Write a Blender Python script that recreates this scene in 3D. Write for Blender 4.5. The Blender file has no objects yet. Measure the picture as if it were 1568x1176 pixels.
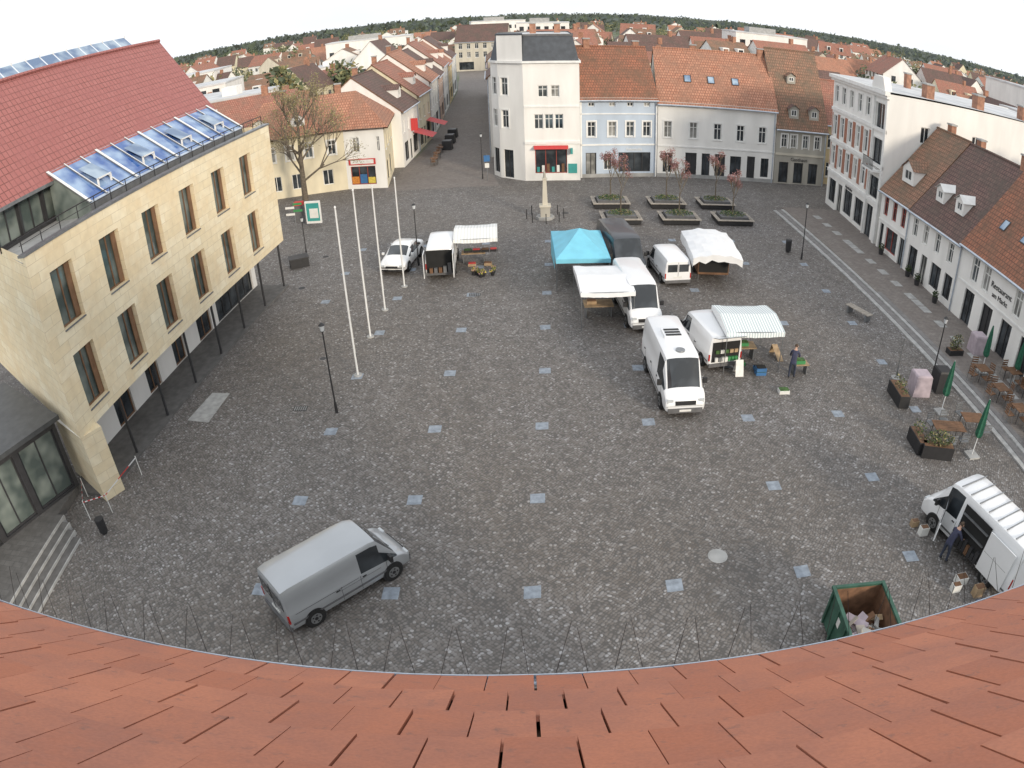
import bpy, math, random
from mathutils import Matrix, Vector
random.seed(7)
R=random.uniform
K=1.12
SC=bpy.context.scene
COL=bpy.context.collection
# ---------------------------------------------------------------- materials
MATS={}
def nodes(name):
    m=bpy.data.materials.new(name);m.use_nodes=True
    nt=m.node_tree;b=nt.nodes["Principled BSDF"];MATS[name]=m
    return m,nt,b
def N(nt,t,**k):
    n=nt.nodes.new(t)
    for a,v in k.items():
        if a in n.inputs: n.inputs[a].default_value=v
        else: setattr(n,a,v)
    return n
def mixc(nt,fac,a,b,mode='MIX'):
    n=nt.nodes.new("ShaderNodeMix");n.data_type='RGBA';n.blend_type=mode
    def s(i,v):
        if isinstance(v,bpy.types.NodeSocket): nt.links.new(v,n.inputs[i])
        elif isinstance(v,(int,float)): n.inputs[i].default_value=v
        else: n.inputs[i].default_value=(*v[:3],1)
    s(0,fac);s(6,a);s(7,b)
    return n.outputs[2]
def ramp(nt,inp,p0,p1,c0=(0,0,0,1),c1=(1,1,1,1)):
    r=nt.nodes.new("ShaderNodeValToRGB");r.color_ramp.elements[0].position=p0;r.color_ramp.elements[1].position=p1
    r.color_ramp.elements[0].color=c0;r.color_ramp.elements[1].color=c1
    nt.links.new(inp,r.inputs[0]);return r.outputs[0]
def mat(name,c,rough=.8,var=.25,scale=1.2,metal=0,bump=.0,bscale=20,coat=0,streak=False):
    if name in MATS: return MATS[name]
    m,nt,b=nodes(name)
    tc=N(nt,"ShaderNodeTexCoord")
    mp=N(nt,"ShaderNodeMapping");nt.links.new(tc.outputs["Object"],mp.inputs[0])
    if streak: mp.inputs["Scale"].default_value=(1,1,.25)
    n=N(nt,"ShaderNodeTexNoise",Scale=scale,Detail=4.0);nt.links.new(mp.outputs[0],n.inputs["Vector"])
    f=ramp(nt,n.outputs[0],.35,.7)
    col=mixc(nt,f,[x*(1-var) for x in c],[min(.9,x*(1+var*.35)) for x in c])
    nt.links.new(col,b.inputs["Base Color"])
    b.inputs["Roughness"].default_value=rough;b.inputs["Metallic"].default_value=metal
    if coat: b.inputs["Coat Weight"].default_value=coat
    if bump:
        n2=N(nt,"ShaderNodeTexNoise",Scale=bscale,Detail=3.0);nt.links.new(tc.outputs["Object"],n2.inputs["Vector"])
        bp=N(nt,"ShaderNodeBump",Strength=bump,Distance=.02);nt.links.new(n2.outputs[0],bp.inputs["Height"]);nt.links.new(bp.outputs[0],b.inputs["Normal"])
    return m
def brickmat(name,c1,c2,cm,bw,rh,mortar,rough=.8,bump=.5,moss=None,off=.5,dist=.02,grain=.5):
    m,nt,b=nodes(name)
    tc=N(nt,"ShaderNodeTexCoord")
    br=N(nt,"ShaderNodeTexBrick");br.offset=off
    for k,v in (("Scale",1.0),("Brick Width",bw),("Row Height",rh),("Mortar Size",mortar),("Mortar Smooth",.3)): br.inputs[k].default_value=v
    br.inputs["Color1"].default_value=(*c1,1);br.inputs["Color2"].default_value=(*c2,1);br.inputs["Mortar"].default_value=(*cm,1)
    nt.links.new(tc.outputs["UV"],br.inputs["Vector"])
    n=N(nt,"ShaderNodeTexNoise",Scale=.55,Detail=5.0,Roughness=.65);nt.links.new(tc.outputs["UV"],n.inputs["Vector"])
    f=ramp(nt,n.outputs[0],.42,.68)
    col=mixc(nt,f,br.outputs[0],moss if moss else [x*.75 for x in c1])
    n3=N(nt,"ShaderNodeTexNoise",Scale=3.0,Detail=3.0);nt.links.new(tc.outputs["UV"],n3.inputs["Vector"])
    col=mixc(nt,grain,col,ramp(nt,n3.outputs[0],.3,.7,(.6,.6,.6,1),(1.15,1.15,1.15,1)),'MULTIPLY')
    nt.links.new(col,b.inputs["Base Color"]);b.inputs["Roughness"].default_value=rough
    bp=N(nt,"ShaderNodeBump",Strength=bump,Distance=dist);bp.invert=True
    nt.links.new(br.outputs["Fac"],bp.inputs["Height"]);nt.links.new(bp.outputs[0],b.inputs["Normal"])
    return m
def glassmat(name,c,rough=.06,light=None):
    m,nt,b=nodes(name)
    tc=N(nt,"ShaderNodeTexCoord")
    n=N(nt,"ShaderNodeTexNoise",Scale=.9,Detail=2.0);nt.links.new(tc.outputs["Object"],n.inputs["Vector"])
    f=ramp(nt,n.outputs[0],.4,.65)
    nt.links.new(mixc(nt,f,c,light or [x*2.2+.02 for x in c]),b.inputs["Base Color"])
    b.inputs["Roughness"].default_value=rough;b.inputs["Specular IOR Level"].default_value=.7
    return m
glassmat("glass_dark",(.02,.025,.03));glassmat("glass_mid",(.05,.06,.065));glassmat("glass_curtain",(.16,.16,.15),.15,(.4,.4,.38))
glassmat("glass_blue",(.04,.11,.34),.05,(.30,.42,.60));glassmat("glass_green",(.07,.09,.085),.05,(.20,.23,.21));glassmat("car_glass",(.02,.024,.028),.04,(.06,.07,.08))
glassmat("glass_skylight",(.10,.17,.30),.05,(.35,.45,.55))
mat("plaster_white",(.82,.81,.78),.9,.10,.8,streak=True,bump=.15)
mat("plaster_blue",(.48,.56,.66),.9,.12,.8,streak=True)
mat("plaster_cream",(.74,.67,.50),.9,.15,.8,streak=True)
mat("plaster_yellow",(.70,.57,.34),.9,.15,.8,streak=True)
mat("plaster_grey",(.42,.40,.35),.9,.2,.8,streak=True)
mat("plaster_beige",(.60,.56,.47),.9,.15,.8,streak=True)
mat("plaster_pink",(.64,.49,.42),.9,.15,.8,streak=True)
mat("trim_white",(.80,.80,.78),.6,.1,2)
mat("frame_white",(.75,.75,.73),.5,.1,2)
mat("frame_brown",(.20,.11,.06),.5,.25,3)
mat("frame_dark",(.04,.04,.043),.45,.2,3)
mat("frame_red",(.35,.07,.05),.5,.2,3)
mat("metal_grey",(.28,.29,.30),.4,.2,3,metal=.6)
mat("metal_dark",(.09,.095,.10),.5,.2,3,metal=.3)
mat("metal_zinc",(.52,.58,.66),.35,.2,2,metal=.5)
mat("pole_white",(.74,.75,.75),.4,.1,2)
mat("black_iron",(.03,.03,.032),.5,.2,5)
mat("concrete",(.38,.38,.37),.9,.2,1.5,bump=.2)
mat("granite_slab",(.29,.33,.38),.85,.3,5,bump=.1)
mat("granite_light",(.40,.40,.39),.85,.25,3,bump=.1)
mat("kerb_stone",(.21,.20,.195),.85,.2,3)
mat("step_dark",(.13,.125,.12),.85,.25,3)
mat("interior_shade",(.018,.018,.018),.9,.2,3)  # near-black panels paint in the shade inside open vans, trailer and crates
mat("wood_light",(.42,.30,.18),.7,.3,4)
mat("wood_grey",(.40,.36,.31),.8,.3,4)
mat("wood_brown",(.18,.095,.05),.7,.3,4)
mat("rubber",(.018,.018,.018),.85,.2,6)
mat("hub",(.35,.36,.37),.35,.2,6,metal=.7)
mat("paint_white",(.82,.83,.84),.28,.05,.8,coat=.5)
mat("paint_silver",(.42,.44,.46),.3,.06,.8,metal=.4,coat=.8)
mat("paint_slate",(.05,.055,.065),.35,.15,1,coat=.3)
mat("plastic_black",(.025,.025,.027),.6,.2,4)
mat("plastic_grey",(.13,.13,.135),.6,.2,4)
mat("lamp_clear",(.55,.58,.6),.1,.1,6);mat("lamp_red",(.45,.02,.015),.2,.2,6)
mat("plate_white",(.75,.75,.72),.5,.1,4)
mat("tarp_white",(.82,.83,.84),.6,.06,2,bump=.3,bscale=5)
mat("tarp_turq",(.20,.58,.74),.6,.10,1.5,bump=.3,bscale=5)
mat("green_dump",(.04,.115,.08),.6,.35,2.5)
mat("rust",(.22,.12,.07),.9,.4,4)
mat("fabric_green",(.02,.12,.07),.85,.3,6)
mat("fabric_lilac",(.45,.38,.42),.85,.2,3)
mat("slate_roof",(.07,.08,.095),.6,.25,2)
mat("flat_roof",(.62,.63,.64),.85,.2,.5)
mat("red_sign",(.55,.05,.05),.6,.1,4);mat("blue_plastic",(.05,.16,.35),.5,.15,4);mat("green_plastic",(.06,.28,.10),.5,.15,4)
mat("orange_stuff",(.65,.25,.05),.6,.3,9);mat("yellow_stuff",(.7,.55,.1),.6,.3,9);mat("leafy",(.07,.15,.04),.8,.5,9)
mat("skin_tone",(.55,.34,.25),.6,.1,4);mat("jacket_blue",(.05,.055,.10),.85,.3,6);mat("jacket_red",(.22,.06,.05),.85,.3,6);mat("jeans",(.04,.05,.08),.85,.3,6);mat("hair",(.09,.06,.04),.8,.3,20)
mat("chimney_brick",(.40,.21,.14),.9,.35,3)
mat("teal_paint",(.05,.32,.30),.6,.1,4)
mat("bark",(.15,.125,.095),.9,.4,8,bump=.4);mat("twig",(.30,.25,.17),.9,.4,4)
mat("leaf_bronze",(.30,.13,.11),.8,.5,3);mat("leaf_pink",(.46,.26,.26),.8,.4,3)
mat("leaf_green",(.08,.12,.035),.8,.5,2);mat("leaf_dark",(.035,.06,.02),.8,.5,2);mat("leaf_bud",(.30,.27,.12),.8,.4,3)
mat("leaf_haze",(.09,.115,.075),.9,.4,.05);mat("leaf_haze2",(.17,.19,.10),.9,.4,.05);mat("forest_haze",(.085,.105,.095),.9,.35,.01)  # far trees and forest greyed in colour to imitate distance haze
brickmat("tiles_orange",(.44,.20,.125),(.52,.26,.17),(.20,.09,.06),.25,.33,.03,moss=(.31,.17,.115))
brickmat("tiles_red",(.38,.16,.115),(.44,.21,.15),(.18,.07,.05),.25,.33,.03,moss=(.26,.15,.11))
brickmat("tiles_brown",(.16,.095,.085),(.21,.125,.105),(.07,.045,.04),.25,.33,.03,moss=(.11,.085,.07))
brickmat("tiles_moss",(.36,.19,.125),(.29,.17,.11),(.12,.07,.05),.25,.33,.03,moss=(.15,.12,.085))
brickmat("tiles_rust",(.38,.155,.09),(.30,.13,.08),(.13,.06,.04),.25,.33,.03,moss=(.17,.10,.065))
brickmat("metal_tiles_red",(.36,.125,.11),(.39,.145,.13),(.19,.065,.055),.30,.36,.025,rough=.55,moss=(.33,.115,.105),off=0,grain=.2)
brickmat("sandstone",(.77,.66,.45),(.85,.77,.58),(.50,.41,.28),1.1,.42,.008,bump=.15,moss=(.75,.62,.41),grain=.2)
brickmat("facade_brick",(.42,.17,.11),(.36,.14,.09),(.35,.28,.22),.24,.08,.01,moss=(.38,.16,.10))
brickmat("paving",(.20,.175,.16),(.245,.22,.20),(.12,.11,.10),.3,.16,.01,bump=.2,moss=(.185,.16,.145))
brickmat("paving_dark",(.12,.115,.11),(.15,.145,.14),(.08,.08,.08),.5,.3,.012,bump=.2,moss=(.11,.105,.10))
def stripes(name,c1,c2,sc):
    m,nt,b=nodes(name);tc=N(nt,"ShaderNodeTexCoord");w=N(nt,"ShaderNodeTexWave",Scale=sc);w.bands_direction='X'
    nt.links.new(tc.outputs["Object"],w.inputs["Vector"]);f=ramp(nt,w.outputs[0],.49,.51)
    nt.links.new(mixc(nt,f,c1,c2),b.inputs["Base Color"]);b.inputs["Roughness"].default_value=.7
stripes("tarp_stripe",(.82,.84,.84),(.50,.58,.59),2.4)
stripes("tarp_stripe_grey",(.82,.82,.81),(.70,.71,.69),1.6)
stripes("tape",(.8,.8,.8),(.6,.05,.05),1.5)
m,nt,b=nodes("terracotta");g=N(nt,"ShaderNodeNewGeometry");tc=N(nt,"ShaderNodeTexCoord")
n=N(nt,"ShaderNodeTexNoise",Scale=1.6,Detail=7.0,Roughness=.7);nt.links.new(tc.outputs["Object"],n.inputs["Vector"])
c=mixc(nt,g.outputs["Random Per Island"],(.44,.155,.085),(.52,.20,.115))
c=mixc(nt,ramp(nt,n.outputs[0],.40,.75),c,(.35,.145,.10))
n2=N(nt,"ShaderNodeTexNoise",Scale=60.0,Detail=3.0);nt.links.new(tc.outputs["Object"],n2.inputs["Vector"])
c=mixc(nt,.3,c,ramp(nt,n2.outputs[0],.35,.65,(.7,.7,.7,1),(1.1,1.1,1.1,1)),'MULTIPLY')
n4=N(nt,"ShaderNodeTexNoise",Scale=9.0,Detail=6.0,Roughness=.75);nt.links.new(tc.outputs["Object"],n4.inputs["Vector"])
c=mixc(nt,ramp(nt,n4.outputs[0],.58,.72),c,(.24,.12,.09))
nt.links.new(c,b.inputs["Base Color"]);b.inputs["Roughness"].default_value=.7
bp=N(nt,"ShaderNodeBump",Strength=.25,Distance=.005);nt.links.new(n2.outputs[0],bp.inputs["Height"]);nt.links.new(bp.outputs[0],b.inputs["Normal"])
# cobbles
m,nt,b=nodes("cobbles");tc=N(nt,"ShaderNodeTexCoord")
nd=N(nt,"ShaderNodeTexNoise",Scale=.8,Detail=2.0);nt.links.new(tc.outputs["Object"],nd.inputs["Vector"])
mx=nt.nodes.new("ShaderNodeVectorMath");mx.operation='MULTIPLY_ADD';mx.inputs[1].default_value=(.5,.5,.5)
nt.links.new(nd.outputs["Color"],mx.inputs[0]);nt.links.new(tc.outputs["Object"],mx.inputs[2])
mp=N(nt,"ShaderNodeMapping");mp.inputs["Rotation"].default_value=(0,0,.75);nt.links.new(mx.outputs[0],mp.inputs[0])
vo=N(nt,"ShaderNodeTexVoronoi",Scale=9.6,Randomness=.5);nt.links.new(mp.outputs[0],vo.inputs["Vector"])
sep=N(nt,"ShaderNodeSeparateColor");nt.links.new(vo.outputs["Color"],sep.inputs[0])
stone=nt.nodes.new("ShaderNodeValToRGB");cr=stone.color_ramp
cr.elements[0].position=0;cr.elements[0].color=(.135,.12,.108,1);cr.elements[1].position=1;cr.elements[1].color=(.37,.36,.355,1)
e=cr.elements.new(.45);e.color=(.185,.168,.154,1);e=cr.elements.new(.88);e.color=(.225,.212,.203,1)
nt.links.new(sep.outputs[0],stone.inputs[0])
big=N(nt,"ShaderNodeTexNoise",Scale=.09,Detail=6.0,Roughness=.6);nt.links.new(tc.outputs["Object"],big.inputs["Vector"])
c=mixc(nt,.85,stone.outputs[0],ramp(nt,big.outputs[0],.35,.65,(.84,.81,.77,1),(1.06,1.09,1.14,1)),'MULTIPLY')
med=N(nt,"ShaderNodeTexNoise",Scale=.9,Detail=6.0,Roughness=.75);nt.links.new(tc.outputs["Object"],med.inputs["Vector"])
c=mixc(nt,.45,c,ramp(nt,med.outputs[0],.35,.68,(.78,.76,.74,1),(1.2,1.2,1.2,1)),'MULTIPLY')
st=N(nt,"ShaderNodeTexNoise",Scale=.28,Detail=3.0,Distortion=1.2);nt.links.new(tc.outputs["Object"],st.inputs["Vector"])
c=mixc(nt,.5,c,ramp(nt,st.outputs[0],.60,.72,(1,1,1,1),(.66,.65,.64,1)),'MULTIPLY')
c=mixc(nt,ramp(nt,vo.outputs["Distance"],.42,.66),c,(.095,.088,.082))
nt.links.new(c,b.inputs["Base Color"]);b.inputs["Roughness"].default_value=.7
bp=N(nt,"ShaderNodeBump",Strength=.5,Distance=.03);bp.invert=True;nt.links.new(ramp(nt,vo.outputs["Distance"],.25,.65),bp.inputs["Height"]);nt.links.new(bp.outputs[0],b.inputs["Normal"])
m,nt,b=nodes("far_ground");tc=N(nt,"ShaderNodeTexCoord");n=N(nt,"ShaderNodeTexNoise",Scale=.03,Detail=6.0);nt.links.new(tc.outputs["Object"],n.inputs["Vector"])
nt.links.new(mixc(nt,ramp(nt,n.outputs[0],.42,.58),(.20,.19,.17),(.11,.14,.07)),b.inputs["Base Color"]);b.inputs["Roughness"].default_value=.95
# ---------------------------------------------------------------- mesh builder
class MB:
    def __init__(s): s.v=[];s.f=[];s.m=[];s.mats=[];s.M=Matrix.Identity(4)
    def mi(s,m):
        if m not in s.mats: s.mats.append(m)
        return s.mats.index(m)
    def poly(s,pts,m):
        i=len(s.v)
        for p in pts: s.v.append(tuple(s.M@Vector(p)))
        s.f.append(tuple(range(i,i+len(pts))));s.m.append(s.mi(m))
    def box(s,x0,x1,y0,y1,z0,z1,m):
        i=len(s.v)
        for p in ((x0,y0,z0),(x1,y0,z0),(x1,y1,z0),(x0,y1,z0),(x0,y0,z1),(x1,y0,z1),(x1,y1,z1),(x0,y1,z1)): s.v.append(tuple(s.M@Vector(p)))
        k=s.mi(m)
        for f in ((0,3,2,1),(4,5,6,7),(0,1,5,4),(1,2,6,5),(2,3,7,6),(3,0,4,7)): s.f.append(tuple(i+a for a in f));s.m.append(k)
    def cyl(s,p0,p1,r0,r1,n,m,caps=True):
        p0=Vector(p0);p1=Vector(p1);d=(p1-p0).normalized()
        a=d.orthogonal().normalized();b=d.cross(a);i=len(s.v);k=s.mi(m)
        for p,r in ((p0,r0),(p1,r1)):
            for j in range(n):
                t=2*math.pi*j/n;s.v.append(tuple(s.M@(p+a*(r*math.cos(t))+b*(r*math.sin(t)))))
        for j in range(n): s.f.append((i+j,i+(j+1)%n,i+n+(j+1)%n,i+n+j));s.m.append(k)
        if caps:
            s.f.append(tuple(i+j for j in range(n))[::-1]);s.m.append(k)
            s.f.append(tuple(i+n+j for j in range(n)));s.m.append(k)
    def prism(s,base,z0,top,z1,m,cap=True):
        n=len(base)
        for j in range(n):
            a,b2=base[j],base[(j+1)%n];c,d=top[(j+1)%n],top[j]
            s.poly([(a[0],a[1],z0),(b2[0],b2[1],z0),(c[0],c[1],z1),(d[0],d[1],z1)],m)
        if cap: s.poly([(p[0],p[1],z1) for p in top],m)
    def leaves(s,c,r,n,size,ms,shell=.0):
        ks=[s.mi(m) for m in ms]
        for _ in range(n):
            while True:
                p=Vector((R(-1,1),R(-1,1),R(-1,1)))
                l=p.length
                if shell<l<1: break
            p=Vector((c[0]+p.x*r[0],c[1]+p.y*r[1],c[2]+p.z*r[2]))
            a=Vector((R(-1,1),R(-1,1),R(-1,1))).normalized();b=a.orthogonal().normalized();sz=size*R(.6,1.3)
            i=len(s.v)
            for q in (p+a*sz,p+b*sz*.6,p-a*sz,p-b*sz*.6): s.v.append(tuple(s.M@q))
            s.f.append((i,i+1,i+2,i+3));s.m.append(random.choice(ks))
    def build(s,name,parent=None,loc=None,rotz=0,smooth=False):
        me=bpy.data.meshes.new(name);me.from_pydata(s.v,[],s.f)
        for m in s.mats: me.materials.append(MATS[m])
        me.polygons.foreach_set("material_index",s.m)
        uv=me.uv_layers.new(name="UVMap");up=Vector((0,0,1))
        for p in me.polygons:
            n=p.normal
            t=up.cross(n)
            if t.length<.05: t=Vector((1,0,0))
            else: t.normalize()
            b=n.cross(t)
            for li in p.loop_indices:
                co=me.vertices[me.loops[li].vertex_index].co;uv.data[li].uv=(co.dot(t),co.dot(b))
        if smooth:
            me.shade_smooth();me.set_sharp_from_angle(angle=math.radians(32))
        o=bpy.data.objects.new(name,me);COL.objects.link(o)
        if parent: o.parent=parent
        if loc: o.location=loc
        o.rotation_euler=(0,0,rotz)
        return o
def empty(name,loc,rotz=0):
    o=bpy.data.objects.new(name,None);COL.objects.link(o);o.location=(loc[0],loc[1],loc[2] if len(loc)>2 else 0);o.rotation_euler=(0,0,rotz);o.empty_display_size=.3
    return o
# ---------------------------------------------------------------- building
FR={'w':'frame_white','b':'frame_brown','d':'frame_dark','r':'frame_red'}
class Bld:
    def __init__(s,name,P,Q):
        s.L=math.hypot(Q[0]-P[0],Q[1]-P[1]);s.root=empty(name,P,math.atan2(Q[1]-P[1],Q[0]-P[0]));s.p={}
    def part(s,n):
        if n not in s.p: s.p[n]=MB()
        return s.p[n]
    def wall(s,p,q,z0,z1,ops,wm,depth=.16):
        L=math.hypot(q[0]-p[0],q[1]-p[1]);ux,uy=(q[0]-p[0])/L,(q[1]-p[1])/L
        M=Matrix(((ux,-uy,0,p[0]),(uy,ux,0,p[1]),(0,0,1,0),(0,0,0,1)))
        W=s.part('walls');G=s.part('windows');F=s.part('frames')
        W.M=G.M=F.M=M
        xs=sorted({0,L,*[round(o[0],3) for o in ops],*[round(o[1],3) for o in ops]});zs=sorted({z0,z1,*[round(o[2],3) for o in ops],*[round(o[3],3) for o in ops]})
        for i in range(len(xs)-1):
            for j in range(len(zs)-1):
                cx=(xs[i]+xs[i+1])/2;cz=(zs[j]+zs[j+1])/2
                if any(o[0]<cx<o[1] and o[2]<cz<o[3] for o in ops): continue
                W.poly([(xs[i],0,zs[j]),(xs[i+1],0,zs[j]),(xs[i+1],0,zs[j+1]),(xs[i],0,zs[j+1])],wm)
        for o in ops:
            xa,xb,za,zb=o[:4];st=o[4] if len(o)>4 else 'w'
            fm=FR[st[0]];d=depth
            W.poly([(xa,0,za),(xa,d,za),(xa,d,zb),(xa,0,zb)],wm);W.poly([(xb,0,za),(xb,d,za),(xb,d,zb),(xb,0,zb)],wm)
            W.poly([(xa,0,zb),(xb,0,zb),(xb,d,zb),(xa,d,zb)],wm);W.poly([(xa,0,za),(xb,0,za),(xb,d,za),(xa,d,za)],wm)
            gm='glass_dark' if 's' in st else random.choice(['glass_dark','glass_dark','glass_mid','glass_curtain'])
            if 'G' in st: gm='glass_green'
            if 'g' in st: gm='frame_dark'
            G.poly([(xa,d,za),(xb,d,za),(xb,d,zb),(xa,d,zb)],gm)
            t=min(.07,(xb-xa)*.12)
            F.box(xa,xa+t,d-.05,d-.003,za,zb,fm);F.box(xb-t,xb,d-.05,d-.003,za,zb,fm)
            F.box(xa+t,xb-t,d-.05,d-.003,za,za+t,fm);F.box(xa+t,xb-t,d-.05,d-.003,zb-t,zb,fm)
            nm=1
            if 's' in st: nm=max(1,int((xb-xa)/1.0))
            for k in range(1,nm+1):
                xm=xa+(xb-xa)*k/(nm+1);F.box(xm-.03,xm+.03,d-.045,d-.004,za+t,zb-t,fm)
            if 't' in st: zt=za+(zb-za)*.68;F.box(xa+t,xb-t,d-.04,d-.005,zt-.03,zt+.03,fm)
            if 'l' in st: F.box(xa-.06,xb+.06,-.07,.0-.003,za-.07,za-.003,'trim_white')
            if 'f' in st:
                F.box(xa-.13,xa-.003,-.04,-.003,za-.1,zb+.13,'trim_white');F.box(xb+.003,xb+.13,-.04,-.003,za-.1,zb+.13,'trim_white');F.box(xa,xb,-.04,-.003,zb+.003,zb+.13,'trim_white')
        W.M=G.M=F.M=Matrix.Identity(4)
    def gable(s,x0,x1,y0,y1,ze,zr,m,yr=None,over=.3,h0=0,h1=0,wm=None,th=.14):
        r=s.part('roof')
        if yr is None: yr=(y0+y1)/2
        sl=(zr-ze)/(yr-y0);ya=y0-over;za=ze-over*sl
        sl2=(zr-ze)/(y1-yr);yb=y1+over;zb=ze-over*sl2
        g0=0 if h0 else .08;g1=0 if h1 else .08
        a=(x0-g0-(over if h0 else 0),ya,za);b=(x1+g1+(over if h1 else 0),ya,za);c=(x1+g1-h1,yr,zr);d=(x0-g0+h0,yr,zr)
        e=(x1+g1+(over if h1 else 0),yb,zb);f=(x0-g0-(over if h0 else 0),yb,zb)
        r.poly([a,b,c,d],m);r.poly([f,d,c,e],m)
        if h0: r.poly([a,d,f],m)
        if h1: r.poly([b,e,c],m)
        dn=lambda p:(p[0],p[1],p[2]-th)
        for u,v in ((a,b),(e,f),(b,c),(c,e),(f,d),(d,a)): r.poly([dn(u),dn(v),v,u],'trim_white' if (u,v)==(a,b) else 'wood_brown')
        r.poly([dn(a),dn(b),dn(c),dn(d)],'wood_brown')
        r.cyl((d[0],yr,zr),(c[0],yr,zr),.1,.1,6,m)
        if wm:
            W=s.part('walls')
            if not h0: W.poly([(x0,y0,ze),(x0,yr,zr-.05),(x0,y1,ze)],wm)
            if not h1: W.poly([(x1,y0,ze),(x1,y1,ze),(x1,yr,zr-.05)],wm)
        s.part('gutter').cyl((a[0],ya-.03,za-.08),(b[0],ya-.03,za-.08),.07,.07,6,'metal_zinc')
        s.part('gutter').cyl((b[0]-.25,-.08,0),(b[0]-.25,-.08,za-.1),.05,.05,6,'metal_zinc')
    def body(s,x0,x1,D,z1,ops,wm,left=[],right=[],z0=0):
        s.wall((x0,0),(x1,0),z0,z1,ops,wm);s.wall((x1,0),(x1,D),z0,z1,right,wm);s.wall((x1,D),(x0,D),z0,z1,[],wm);s.wall((x0,D),(x0,0),z0,z1,left,wm)
    def dormer(s,x,y,z,w,h,d,roofm,wm='plaster_white',fl=False):
        s.wall((x-w/2,y),(x+w/2,y),z,z+h,[(w*.2,w*.8,.25+z,z+h-.12,'w')],wm,.06)
        W=s.part('walls')
        W.poly([(x-w/2,y,z),(x-w/2,y+d,z),(x-w/2,y+d,z+h),(x-w/2,y,z+h)],wm);W.poly([(x+w/2,y,z),(x+w/2,y+d,z),(x+w/2,y+d,z+h),(x+w/2,y,z+h)],wm)
        r=s.part('roof');o=.12
        zt=z+h+w*.38
        r.poly([(x-w/2-o,y-.15,z+h-.05),(x,y-.15,zt),(x,y+d+1,zt),(x-w/2-o,y+d+1,z+h-.05)],roofm)
        r.poly([(x+w/2+o,y-.15,z+h-.05),(x,y-.15,zt),(x,y+d+1,zt),(x+w/2+o,y+d+1,z+h-.05)],roofm)
        W.poly([(x-w/2,y,z+h),(x+w/2,y,z+h),(x,y,zt-.06)],wm)
    def chimney(s,x,y,z,h,w=.6,m='chimney_brick'):
        c=s.part('chimney');c.box(x-w/2,x+w/2,y-w*.4,y+w*.4,z,z+h,m);c.box(x-w/2-.06,x+w/2+.06,y-w*.4-.06,y+w*.4+.06,z+h+.002,z+h+.12,'concrete')
    def skylight(s,x,y0,z0,sl,w=.7,l=.9):
        r=s.part('roof_windows');n=Vector((0,-sl,1)).normalized();t=Vector((0,1,sl)).normalized()
        c=Vector((x,y0,z0))+n*.06
        for ww,ll,off,m in ((w,l,0,'frame_dark'),(w-.14,l-.14,.012,'glass_skylight')):
            p=c+n*off;r.poly([tuple(p+Vector((-ww/2,0,0))-t*ll/2),tuple(p+Vector((ww/2,0,0))-t*ll/2),tuple(p+Vector((ww/2,0,0))+t*ll/2),tuple(p+Vector((-ww/2,0,0))+t*ll/2)],m)
    def band(s,x0,x1,z0,z1,d=.06,m='trim_white',y=0): s.part('trim').box(x0,x1,y-d,y-.003,z0,z1,m)
    def text(s,x,z,t,size,m='frame_dark'):
        cu=bpy.data.curves.new("lettering","FONT");cu.body=t;cu.size=size;cu.align_x='CENTER';cu.extrude=.01;cu.materials.append(MATS[m])
        o=bpy.data.objects.new("lettering",cu);COL.objects.link(o);o.parent=s.root;o.location=(x,-.03,z);o.rotation_euler=(math.pi/2,0,0)
    def done(s):
        for n,mb in s.p.items():
            if mb.f: mb.build(n,s.root)
def win(xs,w,za,zb,st='wtl'): return [(x-w/2,x+w/2,za,zb,st) for x in xs]

# ---------------------------------------------------------------- ground
g=MB();g.poly([(-5000,-600,-.02),(5000,-600,-.02),(5000,6000,-.02),(-5000,6000,-.02)],'far_ground');g.build("ground")
g=MB();g.poly([(-40,-14,0),(40,-14,0),(40,62,0),(-40,62,0)],'cobbles');g.build("market_square_pavement")
g=MB();g.poly([(-11.7,54,.004),(-2.2,51.5,.004),(-3.0,75,.004),(-6,180,.004),(-14,180,.004),(-11,128,.004),(-10,72,.004)],'paving')
g.poly([(-12,47.5,.004),(-1.6,47.5,.004),(-2.2,51.496,.004),(-11.7,53.996,.004)],'paving');g.build("street_pavement")
g=MB()
skip={(1,1),(3,3),(3,5),(1,5),(2,4)}
for j in range(0,8):
    for i in range(-3,5):
        if (i,j) in skip or (i==-3 and j<5): continue
        if i==4 and j<2: continue
        x=(i+.0667*j)*4.304+R(-.04,.04);y=4.496*j+R(-.04,.04);s_=.26;h_=R(-.02,.02)
        g.poly([(x-s_,y-s_+h_,.005),(x+s_,y-s_-h_,.005),(x+s_+.02,y+s_-h_,.005),(x-s_+.02,y+s_+h_,.005)],'granite_slab')
g.poly([(-15.3,10.0,.005),(-14.1,9.8,.005),(-13.9,12.3,.005),(-14.9,12.4,.005)],'granite_light')
g.build("paving_slabs")
g=MB();g.cyl((5.95,1.1,0),(5.95,1.1,.008),.33,.33,24,'granite_light');g.cyl((5.95,1.1,.008),(5.95,1.1,.011),.26,.26,24,'concrete');g.build("manhole_cover")
for (x,y,r) in ((-9.9,15.4,.22),(-13.6,24.9,.3),(-13.4,30.5,.3),(3.6,38.2,.4)):
    g=MB();g.cyl((x,y,0),(x,y,.008),r,r,20,'kerb_stone');g.cyl((x,y,.008),(x,y,.012),r*.75,r*.75,20,'black_iron');g.build("manhole_cover")
for (x,y) in ((-3.0,22.3),(-10.2,10.6)):
    g=MB();g.box(x,x+.65,y,y+.4,0,.008,'black_iron')
    for k in range(6): g.box(x+.05+.1*k,x+.1+.1*k,y+.04,y+.36,.009,.014,'metal_grey')
    g.build("storm_drain")
g=MB()
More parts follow.
